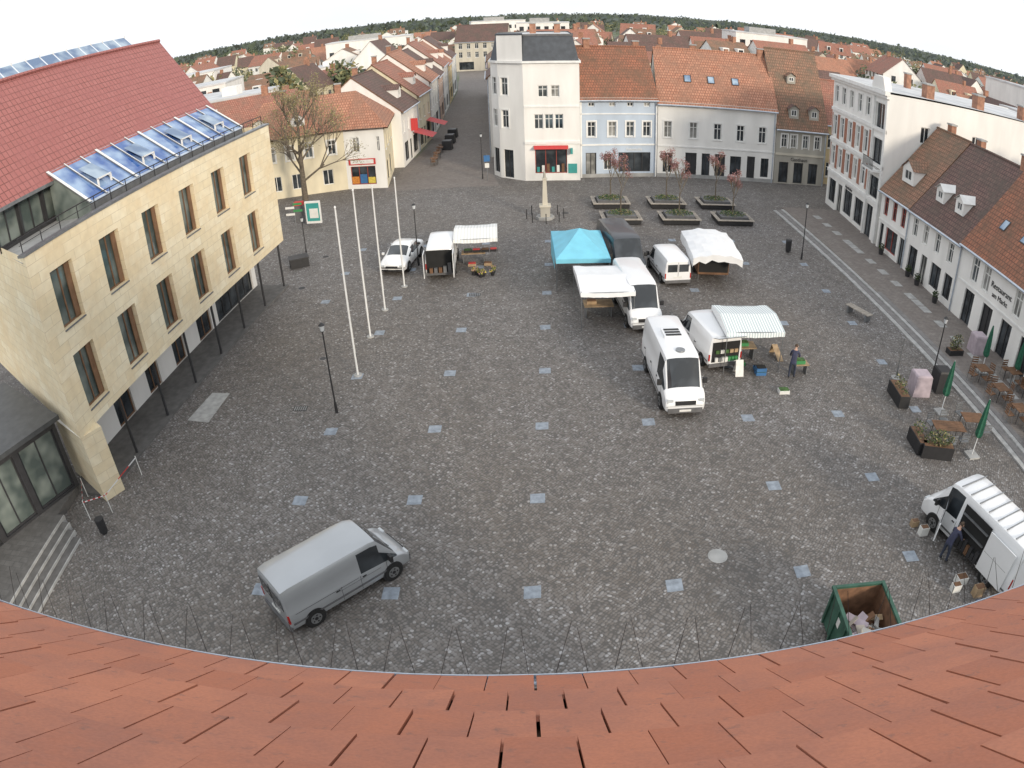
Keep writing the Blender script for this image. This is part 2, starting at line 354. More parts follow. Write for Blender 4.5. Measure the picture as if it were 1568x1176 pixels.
g.box(21.2,21.5,-6,39.5,0,.07,'granite_light');g.box(21.5,21.9,-6,39.5,0,.10,'kerb_stone');g.box(21.9,22.15,-6,39.5,0,.17,'granite_light')
g.box(22.15,22.5,-6,22,0,.20,'kerb_stone')
g.build("stone_steps")
g=MB();g.box(22.5,27.6,-6,40,0,.205,'paving');g.box(22.15,22.5,22,40,0,.2,'paving')
for k in range(44): 
    if k%2==0 or k%5==0: g.box(24.2,24.8,-5+k,-4.1+k,.2,.21,'granite_light')
g.build("pavement")
g=MB()
for k in range(4): g.box(-18.6+k*.42,-18.6+(k+1)*.42-.05,-6,2.6-.3*k,0,.36-.1*k+.04,'step_dark');g.box(-18.6+(k+1)*.42-.05,-18.6+(k+1)*.42,-6,2.6-.3*k,0,.36-.1*k+.046,'granite_light')
g.build("stone_steps")
g=MB();g.box(-30,-18.6,-6,4.5,0,.39,'paving_dark');g.build("entrance_platform")
# ---------------------------------------------------------------- left stone building
B=Bld("sandstone_office_building",(-16.8,4.0),(-14.5,25.5));L=21.55
wx=[1.8+3.25*k for k in range(6)]
ops=[(x-.7,x+.7,7.1,9.4,'bG') for x in wx]+[(x-.7,x+.7,3.7,6.05,'bG') for x in wx]
ZB=3.08
B.wall((0,0),(L,0),ZB,10.45,ops,'sandstone',.28)
B.wall((L,0),(L,13),ZB,10.45,[],'sandstone')
B.wall((5.9,11.2),(0,0),ZB,10.45,[],'sandstone')
F=B.part('window_panels')
for x in wx:
    for z0,z1 in ((7.1,9.4),(3.7,6.05)):
        F.box(x+.34,x+.62,.18,.225,z0+.08,z1-.08,'frame_brown');F.box(x-.7,x+.7,-.04,.1,z0-.06,z0-.003,'metal_grey')
W=B.part('walls')
W.poly([(0,0,ZB),(L,0,ZB),(L,2.6,ZB),(1.2,2.6,ZB)],'plaster_white')
W.poly([(0.1,.3,10.2),(L-.1,.3,10.2),(L-.1,9,10.2),(5,9,10.2)],'concrete')
T=B.part('trim');T.box(-.05,L+.05,-.05,.32,10.453,10.55,'metal_grey')
r=B.part('railing')
for k in range(19): r.box(.3+k*1.17,.33+k*1.17,.35,.38,10.5,11.05,'black_iron')
r.box(.2,L-.2,.345,.385,11.05,11.09,'black_iron');r.box(.2,L-.2,.36,.38,10.8,10.82,'black_iron')
B.wall((1.6,3.2),(20.2,3.2),10.2,12.3,[(.1+k*1.6,1.6+k*1.6,10.35,12.15,'dG') for k in range(11)],'frame_dark')
sk=B.part('glass_roof');x0s,x1s=5.2,19.6
sk.poly([(x0s,.75,10.75),(x1s,.75,10.75),(x1s,3.0,12.35),(x0s,3.0,12.35)],'glass_blue')
sk.poly([(x0s,.75,10.2),(x0s,.75,10.75),(x0s,3.0,12.35),(x0s,3.0,10.2)],'glass_green');sk.box(x0s,x1s,.74,.8,10.2,10.74,'metal_grey')
n_=12
for k in range(n_+1):
    x=x0s+(x1s-x0s)*k/n_;w_=.09 if k%3==0 else .035
    A_=Vector((x-w_,.72,10.76));sk.poly([(x-w_,.72,10.83),(x+w_,.72,10.83),(x+w_,3.0,12.44),(x-w_,3.0,12.44)],'trim_white')
    for sg_ in (-1,1): sk.poly([(x+sg_*w_,.72,10.75),(x+sg_*w_,.72,10.83),(x+sg_*w_,3.0,12.44),(x+sg_*w_,3.0,12.36)],'metal_grey')
for f_ in (0,1):
    y=.75+2.25*f_;z=10.79+1.6*f_;sk.poly([(x0s,y-.05,z-.03),(x1s,y-.05,z-.03),(x1s,y+.05,z+.04),(x0s,y+.05,z+.04)],'metal_zinc')
for k in (1,4,7,10): # tilted opened vents
    x=x0s+(x1s-x0s)*k/n_
    sk.poly([(x+.1,1.25,11.45),(x+1.1,1.25,11.45),(x+1.1,2.3,12.05),(x+.1,2.3,12.05)],'glass_skylight')
    for q in (.1,1.04): sk.box(x+q,x+q+.06,1.2,1.28,11.1,11.47,'trim_white')
    sk.box(x+.1,x+1.1,1.2,1.26,11.42,11.48,'trim_white')
rf=B.part('roof')
zr_=17.0;xe=20.2
rf.poly([(1.5,2.7,12.0),(xe,2.7,12.0),(xe,6.3,zr_),(3.4,6.3,zr_)],'metal_tiles_red')
rf.poly([(3.4,6.3,zr_),(xe,6.3,zr_),(xe,10.0,12.0),(5.2,10.0,12.0)],'metal_tiles_red')
rf.poly([(xe-.05,2.7,12.0),(xe-.05,10.0,12.0),(xe-.05,6.3,zr_-.05)],'plaster_white')
rf.box(xe-.1,xe+.15,2.7,10.0,11.8,12.0,'trim_white')
rf.poly([(1.5,2.7,11.85),(xe,2.7,11.85),(xe,2.7,12.0),(1.5,2.7,12.0)],'metal_grey')
rf.cyl((3.4,6.3,zr_+.02),(xe,6.3,zr_+.02),.12,.12,8,'metal_tiles_red')
B.wall((xe-.1,3.2),(xe-.1,10),10.2,12.0,[],'plaster_white')
gl=B.part('ridge_glazing')
for k in range(13):
    x=4.5+k*1.15;gl.poly([(x,7.2,16.6),(x+1.05,7.2,16.6),(x+1.05,8.4,17.8),(x,8.4,17.8)],'glass_skylight');gl.box(x+1.05,x+1.15,7.2,8.4,16.5,16.8,'trim_white')
    gl.box(x+1.06,x+1.12,8.35,8.41,16.8,17.9,'trim_white')
B.wall((1.6,2.4),(L,2.4),0,ZB,[(.5,1.7,.1,2.7,'bs'),(3.4,4.9,.1,2.7,'bs'),(6.4,7.6,.1,2.7,'bs'),(9.2,10.4,.1,2.7,'bs'),(12,13.6,.1,2.7,'bs'),(14.4,19.4,.1,2.8,'ds')],'plaster_white')
B.wall((L,2.4),(L,13),0,ZB,[],'plaster_white')
c=B.part('columns')
for k in range(8): x=.3+k*3.0 if k else .9; c.cyl((x,.34,0),(x,.34,ZB),.065,.065,10,'frame_dark')
W.M=Matrix.Identity(4)
d_=Vector((5.9,11.2,0)).normalized();nn=Vector((d_.y,-d_.x,0))
q0=Vector((.05,0.05,0));q1=q0+d_*3.4
W.prism([tuple(q0),tuple(q0+nn*1.0),tuple(q1+nn*1.0),tuple(q1)],0,[tuple(q0),tuple(q0+nn*1.0),tuple(q1+nn*1.0),tuple(q1)],ZB,'sandstone')
B.part('base').box(.3,L,.12,2.39,0,.12,'step_dark')
B.done()
B=Bld("glazed_entrance_wing",(-22.4,-3.2),(-18.45,4.55));L=B.L
B.wall((0,0),(L,0),.39,3.6,[(.2,2.2,.5,3.3,'dsG'),(2.5,4.2,.42,2.9,'dsG'),(4.5,6.3,.5,3.3,'dsG'),(6.6,L-.2,.5,3.3,'dsG')],'frame_dark')
B.wall((0,6),(0,0),.39,3.6,[(1,5,.6,3.2,'ds')],'frame_dark')
B.part('roof').box(-.2,L+.2,-.3,6,3.603,3.8,'metal_dark')
B.part('sign').box(3.0,3.7,-.05,-.01,3.0,3.2,'plate_white')
B.done()
# ---------------------------------------------------------------- white corner house
B=Bld("white_corner_house",(.8,49.0),(5.7,48.85));L=5.0
FP=[(0,0),(5.0,0),(5.0,11),(-3.0,11),(-3.0,2.9),(-2.3,1.65)]
ops=[(1.3,2.15,7.9,9.0,'wt'),(2.45,3.2,7.9,9.0,'wt'),(.9,1.7,4.9,6.3,'wt'),(1.85,2.6,4.9,6.3,'wt'),(2.75,3.5,4.9,6.3,'wt'),(.9,3.8,.7,3.0,'rs')]
B.wall(FP[0],FP[1],0,11.1,ops,'plaster_white')
B.wall(FP[1],FP[2],0,11.1,[],'plaster_white');B.wall(FP[2],FP[3],0,11.1,[],'plaster_white')
B.wall(FP[3],FP[4],0,11.1,win([1.2,3,4.8,6.6],.9,8,9.5)+win([1.2,3,4.8,6.6],.9,5,6.6)+[(1,3.5,.5,2.8,'ds'),(4.5,7,.5,2.8,'ds')],'plaster_white')
B.wall(FP[4],FP[5],0,11.1,[(.3,1.1,8,9.7,'wt'),(.3,1.1,4.9,6.6,'wt'),(.2,1.2,.4,2.8,'ds')],'plaster_white')
B.wall(FP[5],FP[0],0,11.1,[(.3,1.1,8,9.7,'wtf'),(.3,1.1,4.9,6.6,'wtf'),(.4,1.5,.1,2.8,'ds')],'plaster_white')
cx,cy=1.3,5.2
ins=lambda k:[(cx+(x-cx)*k,cy+(y-cy)*k) for x,y in FP]
r=B.part('roof');r.prism(ins(1.04),11.1,ins(1.04),11.3,'trim_white',True);
top=ins(.86);r.prism(ins(.995),11.303,top,13.7,'slate_roof',False);r.poly([(x,y,13.7) for x,y in top],'flat_roof')
r.prism(ins(.88),13.6,ins(.88),13.8,'plastic_grey',False)
B.band(0,5,6.95,7.1);B.band(0,5,3.5,3.75,.1)
t=B.part('gable_wall')
t.prism([(-2.3,1.6),(0,-.02),(0,1.8),(-2.2,3)],11.305,[(-2.3,1.6),(0,-.02),(0,1.8),(-2.2,3)],13.75,'plaster_white')
t.prism([(-2.35,1.55),(.05,-.1),(.05,1.9),(-2.3,3.1)],13.753,[(-2.35,1.55),(.05,-.1),(.05,1.9),(-2.3,3.1)],13.9,'slate_roof')
a=B.part('awning');a.poly([(.8,-.02,3.35),(3.9,-.02,3.35),(3.9,-.6,3.1),(.8,-.6,3.1)],'red_sign');a.box(4.1,4.3,-.5,-.03,2.6,3.1,'teal_paint');a.box(3.9,4.7,-.06,-.004,.7,1.6,'teal_paint')
for k in range(6): a.box(1.05+.45*k,1.3+.45*k,.04,.1,.8,1.3+.15*(k%3),['teal_paint','plate_white','wood_brown'][k%3])
B.chimney(1,6,13.7,1.0);B.chimney(3.4,8,13.7,.9)
B.done()
# ---------------------------------------------------------------- blue house
B=Bld("blue_house",(5.9,49.8),(13.2,50.4));L=7.3
xs=[1.05,3.0,4.7,6.3]
ops=[(x-.3,x+.3,6.85,7.25,'w') for x in xs]+win(xs,.75,3.95,5.4,'wtlf')+[(.5,1.5,.05,2.4,'d'),(2.2,3.0,.7,2.3,'ws'),(3.6,6.7,.5,2.4,'ds')]
B.body(0,L,9.2,7.7,ops,'plaster_blue');B.gable(0,L,0,9.2,7.8,12.4,'tiles_rust',wm='plaster_beige')
B.band(0,L,3.1,3.25);B.band(0,L,7.45,7.7,.12);B.band(0,L,6.1,6.2);B.band(0,.15,0,7.4);B.band(L-.15,L,0,7.4);B.band(0,L,0,.35,.05,'concrete')
B.chimney(1.5,4.6,12.1,1);B.chimney(6.5,5.2,11.8,1.1);B.text(5.1,2.6,"Fotostudio",.35,'trim_white');B.done()
# ---------------------------------------------------------------- long white house
B=Bld("long_white_house",(13.25,50.4),(24.8,49.3));L=11.55
xs=[.95,3.4,5.75,8.0,10.2]
ops=win(xs,.75,3.9,5.5,'wtlf')+[(.5,1.5,.4,2.4,'ws'),(2.7,3.8,.05,2.5,'dg'),(4.3,5.1,.05,2.5,'d'),(5.6,6.6,.05,2.5,'dg'),(7.1,8.2,.5,2.4,'ds'),(8.8,9.6,.05,2.5,'dg'),(10.2,11,.5,2.4,'ds')]
B.body(0,L,9.2,7.4,ops,'plaster_white');B.gable(0,L,0,9.2,7.5,12.4,'tiles_orange',wm='plaster_white')
B.band(0,L,3.0,3.12);B.band(0,L,7.1,7.4,.12);B.band(0,L,0,.35,.05,'concrete')
for x in (3.0,5.3,7.7): B.skylight(x,1.9,9.55,1.065)
B.chimney(10.8,4.6,12.0,1);B.chimney(4,5.2,11.9,.9);B.done()
# ---------------------------------------------------------------- grey house with dormers
B=Bld("grey_guest_house",(24.8,49.3),(30.2,49.2));L=5.5
ops=win([.9,1.9,3.2,4.5],.6,3.7,5.0,'wtf')+[(.5,1.5,.1,2.2,'ds'),(2.1,3.1,.1,2.2,'ds'),(3.7,4.7,.1,2.2,'ds')]
B.body(0,L,9,5.9,ops,'plaster_grey');B.gable(0,L,0,9,6.0,13.3,'tiles_moss',wm='plaster_grey')
for x in (1.9,4.1): B.dormer(x,.35,6.6,1.0,1.0,1.2,'tiles_brown','plaster_grey')
B.dormer(2.2,2.3,9.9,.9,.8,1.2,'tiles_moss','plaster_grey')
B.band(0,L,2.9,3.1,.08,'plaster_beige');B.text(2.6,2.35,"Gasthaus",.5);B.done()
B=Bld("ochre_house",(30.3,50.2),(37,50.2));B.body(0,7,9,6.5,win([1,3,5],.8,3.8,5.2)+win([1,3,5],.8,.8,2.3),'plaster_yellow');B.gable(0,7,0,9,6.5,10.5,'tiles_red',wm='plaster_yellow');B.done()
# ---------------------------------------------------------------- right tall brick/white building
B=Bld("brick_and_white_town_house",(27.75,43.0),(26.85,31.35));L=11.7
xs=[.9,2.6,4.4,6.2,7.9]
ops=[]
for x in xs: ops+=[(x-.42,x+.42,9.6,11.1,'wtf'),(x-.42,x+.42,6.6,8.4,'wtf'),(x-.42,x+.42,3.9,5.6,'wtf')]
ops+=[(9.4,11.2,8.9,11.0,'wsf'),(9.4,11.2,5.9,8.2,'dsf'),(9.4,11.2,3.5,5.2,'dsf')]
ops+=[(.5,2.2,.5,2.6,'ds'),(2.8,3.8,.1,2.6,'d'),(4.3,6.2,.5,2.6,'ds'),(6.8,8.6,.5,2.6,'ds'),(9.3,10.6,.1,2.8,'ds')]
B.wall((0,0),(L,0),0,12.0,ops,'plaster_white')
B.wall((L,0),(L,20),0,11.9,[(3,3.8,8.5,9.8,'w'),(8,8.8,8.5,9.8,'w')],'plaster_white');B.wall((L,20),(0,20),0,11.9,[],'plaster_white');B.wall((0,20),(0,0),0,12,win([3,6,9,12],.8,9.6,11)+win([3,6,9,12],.8,6.6,8.2),'plaster_white')
for z0,z1 in ((6.4,8.55),(3.7,5.8)):
    edges=[.15]+[v for x in xs for v in (x-.58,x+.58)]+[9.0]
    for k in range(0,len(edges),2): 
        if edges[k+1]-edges[k]>.15: B.band(edges[k],edges[k+1],z0,z1,.03,'facade_brick')
for z in (3.1,6.0,8.8): B.band(0,L,z,z+.28,.12)
B.band(-.1,L+.1,11.5,11.75,.25);B.band(-.2,L+.15,11.753,12.05,.45);B.band(9.1,9.25,0,11.4,.15);B.band(11.35,L,0,11.4,.15)
bal=B.part('balcony')
bal.box(9.3,11.3,-.8,-.13,5.7,5.85,'trim_white')
for k in range(12): bal.box(9.35+k*.17,9.38+k*.17,-.78,-.75,5.85,6.65,'black_iron')
bal.box(9.3,11.3,-.8,-.74,6.65,6.7,'black_iron')
r=B.part('roof');r.poly([(-.2,-.1,12.06),(L+.1,-.1,12.06),(L+.1,20,11.95),(-.2,20,11.95)],'flat_roof')
g2=B.part('gable_ornament');g2.prism([(8.9,-.3),(11.5,-.3),(11.5,.3),(8.9,.3)],12.06,[(9.4,-.3),(11.0,-.3),(11.0,.3),(9.4,.3)],13.1,'plaster_white')
for y in (4,9,14): B.chimney(10.6,y,12,1.1,.9)
B.chimney(3,6,12,1.3);B.text(5.3,2.7,"Apotheke",.4);B.done()
# ---------------------------------------------------------------- right low houses
B=Bld("shop_house",(26.75,30.9),(26.62,26.2));L=4.7
B.body(0,L,9.4,4.9,[(.5,1.2,2.9,4.3,'rt'),(1.9,2.6,2.9,4.3,'rt'),(3.3,4.0,2.9,4.3,'rt'),(.3,.9,.1,2.2,'d'),(1.3,3.2,.5,2.2,'rs'),(3.6,4.3,.1,2.2,'d')],'plaster_white')
B.gable(0,L,0,9.4,4.95,10.0,'tiles_moss',yr=4.5,wm='plaster_white');B.dormer(2.4,.7,5.9,1.7,1.1,1.6,'tiles_moss')
B.chimney(1,5.2,9.3,1.2);B.band(0,L,2.4,2.5,.05);B.done()
B=Bld("white_cafe_house",(26.62,26.2),(26.5,19.2));L=7.0
B.body(0,L,9.2,4.85,win([.8,2.3,3.9,5.6],.65,2.9,4.2,'wt')+[(.4,1.6,.1,2.2,'ds'),(2.2,3.0,.1,2.2,'d'),(3.6,4.9,.6,2.2,'ds'),(5.4,6.4,.6,2.2,'ds')],'plaster_white')
B.gable(0,L,0,9.2,4.9,9.9,'tiles_brown',yr=4.5,wm='plaster_white')
for x in (2.2,4.7): B.dormer(x,.8,5.9,1.0,.9,1.6,'trim_white')
B.chimney(6.6,4.6,9.5,1.2);B.chimney(.5,5.2,9.0,1.3);B.done()
B=Bld("white_restaurant",(26.5,19.2),(26.3,3.0));L=16.2
B.body(0,L,9.4,5.0,win([1.6,2.9,6.3,8.4,10.5,12.6,14.6],.75,2.9,4.4,'wt')+[(1+2.1*k,2.1+2.1*k,.1,2.3,'dg' if k%3==1 else 'ds') for k in range(7)],'plaster_white')
B.gable(0,L,0,9.4,5.05,10.2,'tiles_rust',yr=4.6,wm='plaster_white')
for x in (2,4.2,8,12): B.skylight(x,1.5,6.7,1.12,.6,.8)
B.band(0,L,2.5,2.6,.05);B.chimney(5,4.6,9.9,1.2);B.text(4.6,3.5,"Restaurant",.5);B.text(4.6,3.0,"am Markt",.42)
B.done()
# ---------------------------------------------------------------- left corner house orange roof
B=Bld("cream_corner_house",(-25.5,47.7),(-15.9,49.6));L=9.8
B.wall((0,0),(L,0),0,6.0,win([1,2.8,4.6,6.4,8.6],.75,3.6,5.0,'wtlf')+win([1,3,5,8],1.0,.7,2.2,'ws'),'plaster_cream')
ex=L+3.75;B.wall((L,0),(ex,-1.35),0,6.0,[(.4,2.9,.4,2.2,'rs'),(3.2,3.5,3.6,5.0,'wt'),(.8,1.5,3.6,5.0,'wtlf')],'plaster_white')
B.wall((ex,-1.35),(ex+1.0,7.5),0,6.0,win([1.2,3.4,5.6,7.4],.8,3.6,5)+[(1,3,.4,2.4,'ds'),(4,6,.4,2.4,'ds')],'plaster_cream');B.wall((ex+1,7.5),(0,7.5),0,6.0,[],'plaster_cream');B.wall((0,7.5),(0,0),0,6.0,[],'plaster_cream')
sg=B.part('shop_sign');u=Vector((3.75,-1.35,0)).normalized();nv=Vector((-.34,-.94,0))
p0_=Vector((L,0,0))+nv*.06
for (a0,a1,z0,z1,mm) in ((.3,3.0,2.35,2.95,'red_sign'),(.5,2.8,2.45,2.85,'plate_white'),(.45,1.2,.5,1.2,'orange_stuff'),(1.3,2.0,.5,1.4,'blue_plastic'),(2.1,2.8,.5,1.1,'yellow_stuff')):
    o_=nv*(.01 if mm!='red_sign' else 0)
    if z0<2: o_=-nv*.12
    A_=p0_+u*a0+o_;B_=p0_+u*a1+o_;sg.poly([(A_.x,A_.y,z0),(B_.x,B_.y,z0),(B_.x,B_.y,z1),(A_.x,A_.y,z1)],mm)
r=B.part('roof')
A1=(-.3,-.4,5.9);A2=(L,-.4,5.9);A3=(ex+.4,-1.8,5.9);A4=(ex+1.5,7.9,5.9);A5=(-.3,7.9,5.9);R1=(2,3.6,9.2);R2=(ex-2.3,3.0,9.2)
for q in ((A1,A2,R2,R1),(A2,A3,R2),(A3,A4,R2),(A4,A5,R1,R2),(A5,A1,R1)): r.poly(list(q),'tiles_orange')
r.poly([(p[0],p[1],p[2]-.12) for p in (A1,A2,A3,A4,A5)],'wood_brown')
for x in (1.9,5.6): B.dormer(x,.5,6.6,1.3,.9,1.4,'tiles_orange')
B.chimney(4,4.5,8.8,1.2);B.chimney(9.5,3.6,8.8,1.2);B.done()
B=Bld("glass_roof_annex",(-36,44),(-26,47));B.body(0,10,8,5.6,win([1,3,5,7,9],1,3.2,4.8),'plaster_beige');B.part('roof').prism([(0,0),(10,0),(10,8),(0,8)],5.6,[(1,1),(9,1),(9,7),(1,7)],6.8,'slate_roof');B.done()
# ---------------------------------------------------------------- street rows
ys=[57.5,66,74,84,94,105,117,130]
pl=['plaster_white','plaster_cream','plaster_white','plaster_pink','plaster_white','plaster_yellow','plaster_white']
tl=['tiles_brown','tiles_red','tiles_orange','tiles_brown','tiles_red','tiles_orange','tiles_brown']
for k in range(7):
    x0=-11.6+.07*(ys[k]-57) if ys[k]<75 else -10.2-.02*(ys[k]-75)
    x1=-11.6+.07*(ys[k+1]-57) if ys[k+1]<75 else -10.2-.02*(ys[k+1]-75)
    B=Bld("street_house",(x0,ys[k]),(x1,ys[k+1]));L=B.L-.02
    n=max(3,int(L/2.1));xs=[L*(i+.5)/n for i in range(n)];ez=[6.2,6.8,7.6,7.2,8.0,7.4,8.0][k]
    ops=win(xs,.8,3.6,5.0)+([] if ez<7 else win(xs,.8,5.7,6.8))+[(L*.1,L*.35,.4,2.5,'ds'),(L*.42,L*.55,.1,2.4,'d'),(L*.62,L*.92,.4,2.5,'ds')]
    B.body(0,L,10,ez,ops,pl[k],left=[(2,2.8,3.6,5,'w'),(7,7.8,3.6,5,'w')]);B.gable(0,L,0,10,ez,ez+4.0,tl[k],wm=pl[k]);B.dormer(L/2,1.0,ez+.9,1.4,1,1.4,tl[k]);B.chimney(L*.3,5.3,ez+3.6,1.2)
    if k in(0,1): B.part('awning').poly([(L*.6,-.02,2.9),(L*.95,-.02,2.9),(L*.95,-2.2,2.2),(L*.6,-2.2,2.2)],'red_sign')
    if k==0: B.part('hanging_sign').box(L*.5,L*.5+.1,-.8,-.05,3.2,4.6,'red_sign')
    B.done()
ysr=[60.2,70,81,93,106,120]
for k in range(5):
    B=Bld("street_house",(-2.6-.03*(ysr[k+1]-60),ysr[k+1]),(-2.6-.03*(ysr[k]-60),ysr[k]));L=B.L-.02
    n=int(L/2.2);xs=[L*(i+.5)/n for i in range(n)];ez=[9,8,9.5,7.5,8][k]
    B.body(0,L,9,ez,win(xs,.8,3.6,5.0)+win(xs,.8,6,7.1)+[(L*.1,L*.35,.4,2.5,'ds'),(L*.62,L*.92,.4,2.5,'ds')],['plaster_white','plaster_beige','plaster_cream','plaster_white','plaster_grey'][k]);B.gable(0,L,0,9,ez,ez+3.6,['tiles_brown','tiles_red','tiles_moss','tiles_orange','tiles_brown'][k],wm='plaster_white');B.done()
B=Bld("end_of_street_house",(-15,178),(-1,176));B.body(0,14,9,8.5,win([1.5+2.2*i for i in range(6)],1,3.8,5.4)+win([1.5+2.2*i for i in range(6)],1,6.3,7.8)+[(1,5,.4,2.6,'ds'),(8,13,.4,2.6,'ds')],'plaster_beige');B.gable(0,14,0,9,8.5,13,'tiles_brown',wm='plaster_beige');B.done()
# ---------------------------------------------------------------- town behind
variants=[]
rt=['tiles_orange','tiles_red','tiles_brown','tiles_moss','tiles_red','tiles_moss'];wl=['plaster_white','plaster_cream','plaster_white','plaster_beige','plaster_white','plaster_white','plaster_grey']
for k in range(12):
    mb=MB();w=R(8,14);d=R(7,10);h=R(4.5,8);rr=R(3,4.5);wm=wl[k%7];rm=rt[k%6];hx=w/2;hy=d/2
    mb.box(-hx,hx,-hy,hy,0,h,wm)
    if k in (5,10): mb.box(-hx-.1,hx+.1,-hy-.1,hy+.1,h+.003,h+.3,'flat_roof');mb.box(-1,1.5,-1,1,h+.3,h+1.5,'plaster_white')
    else:
        o=.4;mb.poly([(-hx-.2,-hy-o,h-o*rr/hy),(hx+.2,-hy-o,h-o*rr/hy),(hx+.2,0,h+rr),(-hx-.2,0,h+rr)],rm);mb.poly([(-hx-.2,hy+o,h-o*rr/hy),(hx+.2,hy+o,h-o*rr/hy),(hx+.2,0,h+rr),(-hx-.2,0,h+rr)],rm)
        mb.poly([(-hx,-hy,h),(-hx,hy,h),(-hx,0,h+rr-.05)],wm);mb.poly([(hx,-hy,h),(hx,hy,h),(hx,0,h+rr-.05)],wm)
        mb.box(hx*.4,hx*.4+.7,-.3,.5,h+rr-.8,h+rr+1,'chimney_brick')
        for sx in (-1,1): 
            if k%2: mb.box(sx*hx*.4-.7,sx*hx*.4+.7,-hy*.75,-hy*.2,h+.3,h+rr*.62,wm);mb.box(sx*hx*.4-.5,sx*hx*.4+.5,-hy*.75-.03,-hy*.75-.003,h+.9,h+rr*.55,'glass_dark')
    for z in (1,3.8,6.4):
        if z+1.4>h: continue
        n=int(w/2.2)
        for i in range(n):
            x=-hx+w*(i+.5)/n
            for sy in (-1,1):
                y=sy*hy;a,b2=sorted((y+sy*.003,y+sy*.04));mb.box(x-.5,x+.5,a,b2,z,z+1.3,'glass_dark');a,b2=sorted((y+sy*.041,y+sy*.06));mb.box(x-.03,x+.03,a,b2,z,z+1.3,'frame_white')
        for sx in (-1,1):
            for yy in (-hy*.45,hy*.45):
                x=sx*hx;a,b2=sorted((x+sx*.003,x+sx*.04));mb.box(a,b2,yy-.5,yy+.5,z,z+1.3,'glass_dark')
    o=mb.build("town_house",loc=(0,0,0));variants.append(o.data);bpy.data.objects.remove(o)
def okh(x,y):
    if -46<x<50 and y<64: return False
    if -27<x<8 and y<190 : return False
    if x<-46 and y<-5: return False
    return True
hs=[]
y=-10
while y<520:
    st=14.5 if y<160 else (19 if y<300 else 27);x=-75-.85*max(0,y)
    while x<75+.95*max(y,0):
        px,py=x+R(-3,3),y+R(-3,3)
        if okh(px,py) and R(0,1)<(.9 if y<170 else (.62 if y<280 else .42)): hs.append((px,py))
        x+=st
    y+=st
for (px,py) in hs:
    o=bpy.data.objects.new("town_house",random.choice(variants));COL.objects.link(o);o.location=(px,py,-.01);o.rotation_euler=(0,0,random.choice([0,0,math.pi/2,.2,-.25,1.4])+R(-.08,.08));s_=R(.85,1.12);o.scale=(s_,s_,R(.8,1.08))
for k,(px,py,rz) in enumerate([(9,70,0),(22,69,.1),(34,68,0),(46,66,0),(-30,60,.2),(-44,56,.1),(-31,72,0),(-38,40,.1),(58,30,1.5),(58,12,1.5),(44,14,1.5),(42,22,1.5),(56,48,0),(50,58,0)]):
    o=bpy.data.objects.new("town_house",variants[k%12]);COL.objects.link(o);o.location=(px,py,-.01);o.rotation_euler=(0,0,rz);o.scale=(1,1,.95)
for (x,y,w,d,h) in ((-62,105,26,12,9),(-85,150,30,14,10),(-40,190,24,12,11),(-52,88,18,10,8),(95,85,20,16,13.5),(66,52,14,9,11),(60,150,18,12,13),(10,210,16,10,12.5),(-5,260,20,12,13)):
    mb=MB();mb.box(-w/2,w/2,-d/2,d/2,0,h,'plaster_white');mb.box(-w/2-.1,w/2+.1,-d/2-.1,d/2+.1,h+.003,h+.3,'flat_roof');mb.box(-w/4,w/8,-2,2,h+.3,h+1.6,'concrete')
    for z in range(1,int(h)-1,3):
        for i in range(int(w/2.5)): mb.box(-w/2+1+i*2.5,-w/2+2.3+i*2.5,-d/2-.04,-d/2-.003,z,z+1.4,'glass_dark')
    mb.build("apartment_block",loc=(x,y,0),rotz=R(-.2,.2))
# ---------------------------------------------------------------- trees
def limb(mb,p,d,l,r,dep,tips,n=5,spread=.5,up=.15,bm='bark',sc=(.66,.86)):
    q=p+d*l;mb.cyl(tuple(p),tuple(q),r,r*.68,max(3,n),bm if r>.03 else 'twig',False)
    if dep==0: tips.append(q);return
    for i in range(3):
        nd=(d+Vector((R(-1,1),R(-1,1),R(-.6,1)))*spread+Vector((0,0,up))).normalized()
        limb(mb,q-d*l*R(0,.35),nd,l*R(*sc),r*.62,dep-1,tips,n-1,spread,up,bm,sc)
def small_tree(x,y,h,lm):
    root=empty("ornamental_tree",(x,y,.35));mb=MB();tips=[]
    mb.cyl((0,0,0),(0,0,h*.42),.06,.045,7,'bark')
    for i in range(6): 
        a=i*1.05;limb(mb,Vector((0,0,h*(.38+.05*i))),Vector((math.cos(a)*.4,math.sin(a)*.4,.92)).normalized(),h*.17,.032,2,tips,4,.32,.3)
    mb.build("trunk",root,smooth=True)
    lv=MB()
    for t in tips: lv.leaves(t,(.22,.22,.32),12,.055,lm)
    lv.build("foliage",root)
for (x,y,h) in ((7.6,36,4.9),(12.1,36,4.6),(16.4,36,3.8),(7.4,40.3,4.4),(12,40.3,4.6),(16.2,40.3,4.3)): small_tree(x,y,h,['leaf_bronze','leaf_bronze','leaf_pink'])
